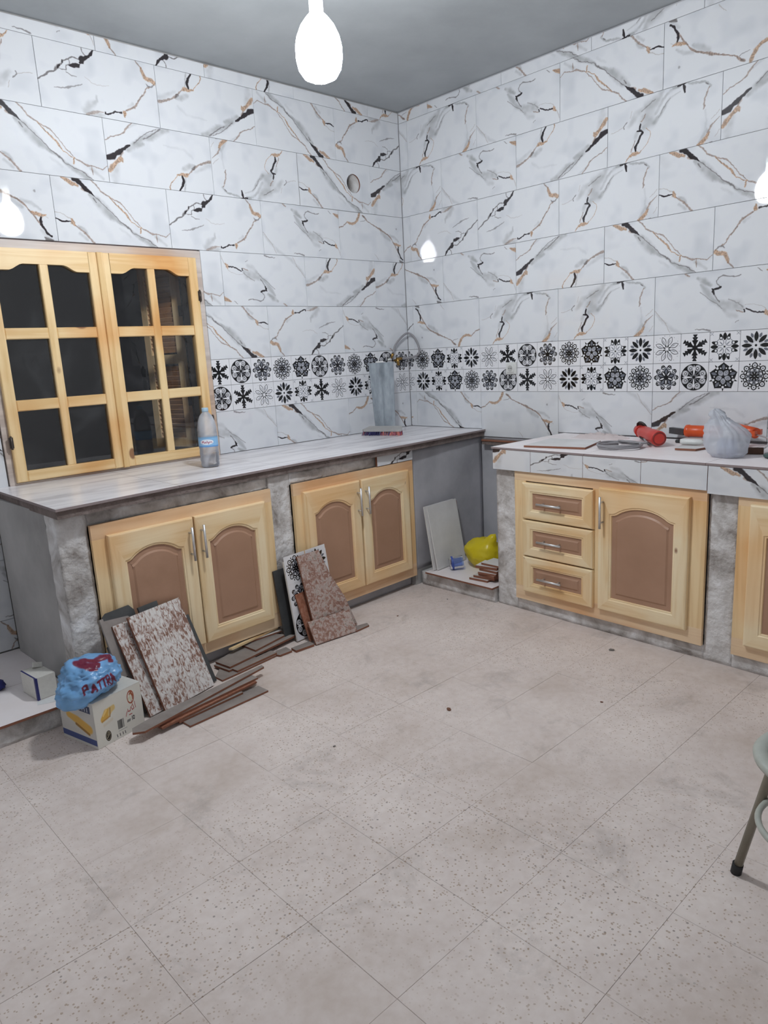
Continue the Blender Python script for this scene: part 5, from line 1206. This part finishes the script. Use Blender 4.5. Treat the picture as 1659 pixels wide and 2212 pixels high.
def tied_bag(name, label, loc, R0, H0, mat, seed, lean_=(0, 0), hts=1.0):
    """a tied carrier bag: round sagging body, gathered neck, two crumpled ears"""
    n, mrows = 72, 40; mb = MB(); rings = []
    prof = [(.25, 0), (.72, .015), (.95, .12), (1.04, .28), (1.0, .44), (.86, .56), (.66, .66), (.46, .74), (.36, .79), (.40, .85), (.42, .91), (.26, .99), (.03, 1.02)]
    for i_ in range(mrows+1):
        t_ = i_/mrows*(len(prof)-1); k = min(int(t_), len(prof)-2); f = t_-k; f = f*f*(3-2*f)
        r = prof[k][0]+(prof[k+1][0]-prof[k][0])*f; z = prof[k][1]+(prof[k+1][1]-prof[k][1])*(t_-k)
        row_ = []
        for j_ in range(n):
            th = 2*PI*j_/n; up_ = max(0, (z-.30)/.7)
            fold_ = (1-2*abs(noise.noise(Vector((math.cos(th)*2.6, math.sin(th)*2.6, seed+z*.9)))))*.16*(.25+up_*1.8)+.10*noise.noise(Vector((math.cos(th)*1.3, math.sin(th)*1.3, seed+z*3)))+.05*noise.noise(Vector((math.cos(th)*6, math.sin(th)*6, seed+z*5)))
            fl_ = 1.0-(.55*abs(math.sin(th-.6)) if z > .80 else 0)
            rr_ = R0*(r*fl_+fold_*min(1, r*1.6))
            zz = z*H0+(H0*.05*noise.noise(Vector((th, z*4, seed))) if z > .1 else 0)
            row_.append((math.cos(th)*rr_+lean_[0]*max(0, z-.5)*H0, math.sin(th)*rr_*1.1+lean_[1]*max(0, z-.5)*H0, max(0, zz)))
        rings.append(mb.vs(row_))
    for a, b2 in zip(rings[:-1], rings[1:]):
        for j_ in range(n): mb.face((a[j_], a[(j_+1) % n], b2[(j_+1) % n], b2[j_]), mat, smooth=True)
    mb.face(rings[0][::-1], mat); mb.face(rings[-1], mat)
    o = mb.build(name); o.location = loc; tag(o, label, 'bag'); return o
wbg = tied_bag('plastic_bag', 'milky white tied plastic bag among the tools on the worktop', (-.520, -2.475, ZT+.0005), .083, .205, M['white_film'], 3.3, (.12, .62))
t = MB()
for k, (dx, dy) in enumerate(((-.014, -.026), (.016, .024))): t.lathe([(.018, 0), (.024, .004), (.024, .06), (.012, .074)], flat('bluish_bag_content', rgb(150,165,205), .4), 16, X=Matrix.Translation((dx, dy, .006)))
t.build('wrapped_contents', wbg)

# ================================================================ STOOL
SX, SY = -2.031, -3.338
stl = thing('stool', 'round grey-green metal stool cut off at the right edge', 'stool', (SX, SY, 0))
R_ = .165
t = MB(); t.lathe([(.130, .428), (R_-.010, .428), (R_, .434), (R_+.002, .444), (R_-.004, .452), (R_-.018, .453), (R_-.030, .449), (.130, .444)], M['stool'], 56, cap=False); t.build('seat_rim', stl)
t = MB(); t.lathe([(.001, .436), (.10, .438), (.129, .440), (.1335, .436), (.129, .431), (.001, .431)], flat('pale_grey_seat_pad', rgb(196,203,200), .45), 48, cap=False); t.build('seat_pad', stl)
t = MB(); t.lathe([(.1305, .4445), (.1335, .4445), (.1335, .4485), (.1305, .4485), (.1305, .4445)], M['rubber'], 48, cap=False); t.build('dark_gap', stl)
for k in range(3):
    a = math.radians(77-120*k); c_, s_ = math.cos(a), math.sin(a)
    l = MB(); l.tube([(c_*.125, s_*.125, .430), (c_*.155, s_*.155, .30), (c_*.218, s_*.218, .018)], .0115, M['stoolleg'], 12); lg = l.build('leg', stl)
    f = MB(); f.tube([(c_*.221, s_*.221, .001), (c_*.216, s_*.216, .032)], .0145, M['rubber'], 12); f.build('rubber_foot', lg)
t = MB(); rg = [(.146*math.cos(2*PI*j/48), .146*math.sin(2*PI*j/48), .262) for j in range(48)]
t.tube(rg, .008, M['stool'], 8, close=True); t.build('brace_ring', stl)

# ================================================================ CRUMBS ON THE FLOOR
ch = flat('brown_tile_chip', rgb(128,88,68), .8); cg_ = flat('grey_mortar_crumb', rgb(128,122,118), .9)
def crumb(x, y, r, mat, label, seed, group=None):
    bm = bmesh.new(); bmesh.ops.create_icosphere(bm, subdivisions=1, radius=1)
    for v in bm.verts:
        k = 1+.5*noise.noise(v.co*2+Vector((seed, 0, 0))); v.co = Vector((v.co.x*r*1.6*k, v.co.y*r*k, max(-.4, v.co.z)*r*.6*k))
    me = bpy.data.meshes.new('crumb'); bm.to_mesh(me); bm.free(); me.materials.append(mat); o = bpy.data.objects.new('debris_chip', me); COL.objects.link(o)
    o.location = (x, y, .0004+.24*r*1.0); o.rotation_euler = (0, 0, seed); tag(o, label, 'debris', group)
crumb(-1.803, -1.919, .009, ch, 'brown tile chip alone in the middle of the floor', 1.2)
crumb(-.86, -2.12, .010, cg_, 'grey mortar crumb on the floor in front of the drawers', 2.2)
crumb(-1.18, -.985, .005, ch, 'tiny brown crumb on the floor just right of the red offcuts', 3.1)
crumb(-.80, -1.02, .004, cg_, 'tiny grey crumb on the floor near the raised gap base', 4.4)
crumb(-1.35, -2.35, .005, ch, 'small brown splinter on the floor well left of the stool side cabinet', 5.3)
crumb(-2.30, -1.78, .004, cg_, 'tiny dark crumb on the open floor right of the carton', 6.1)
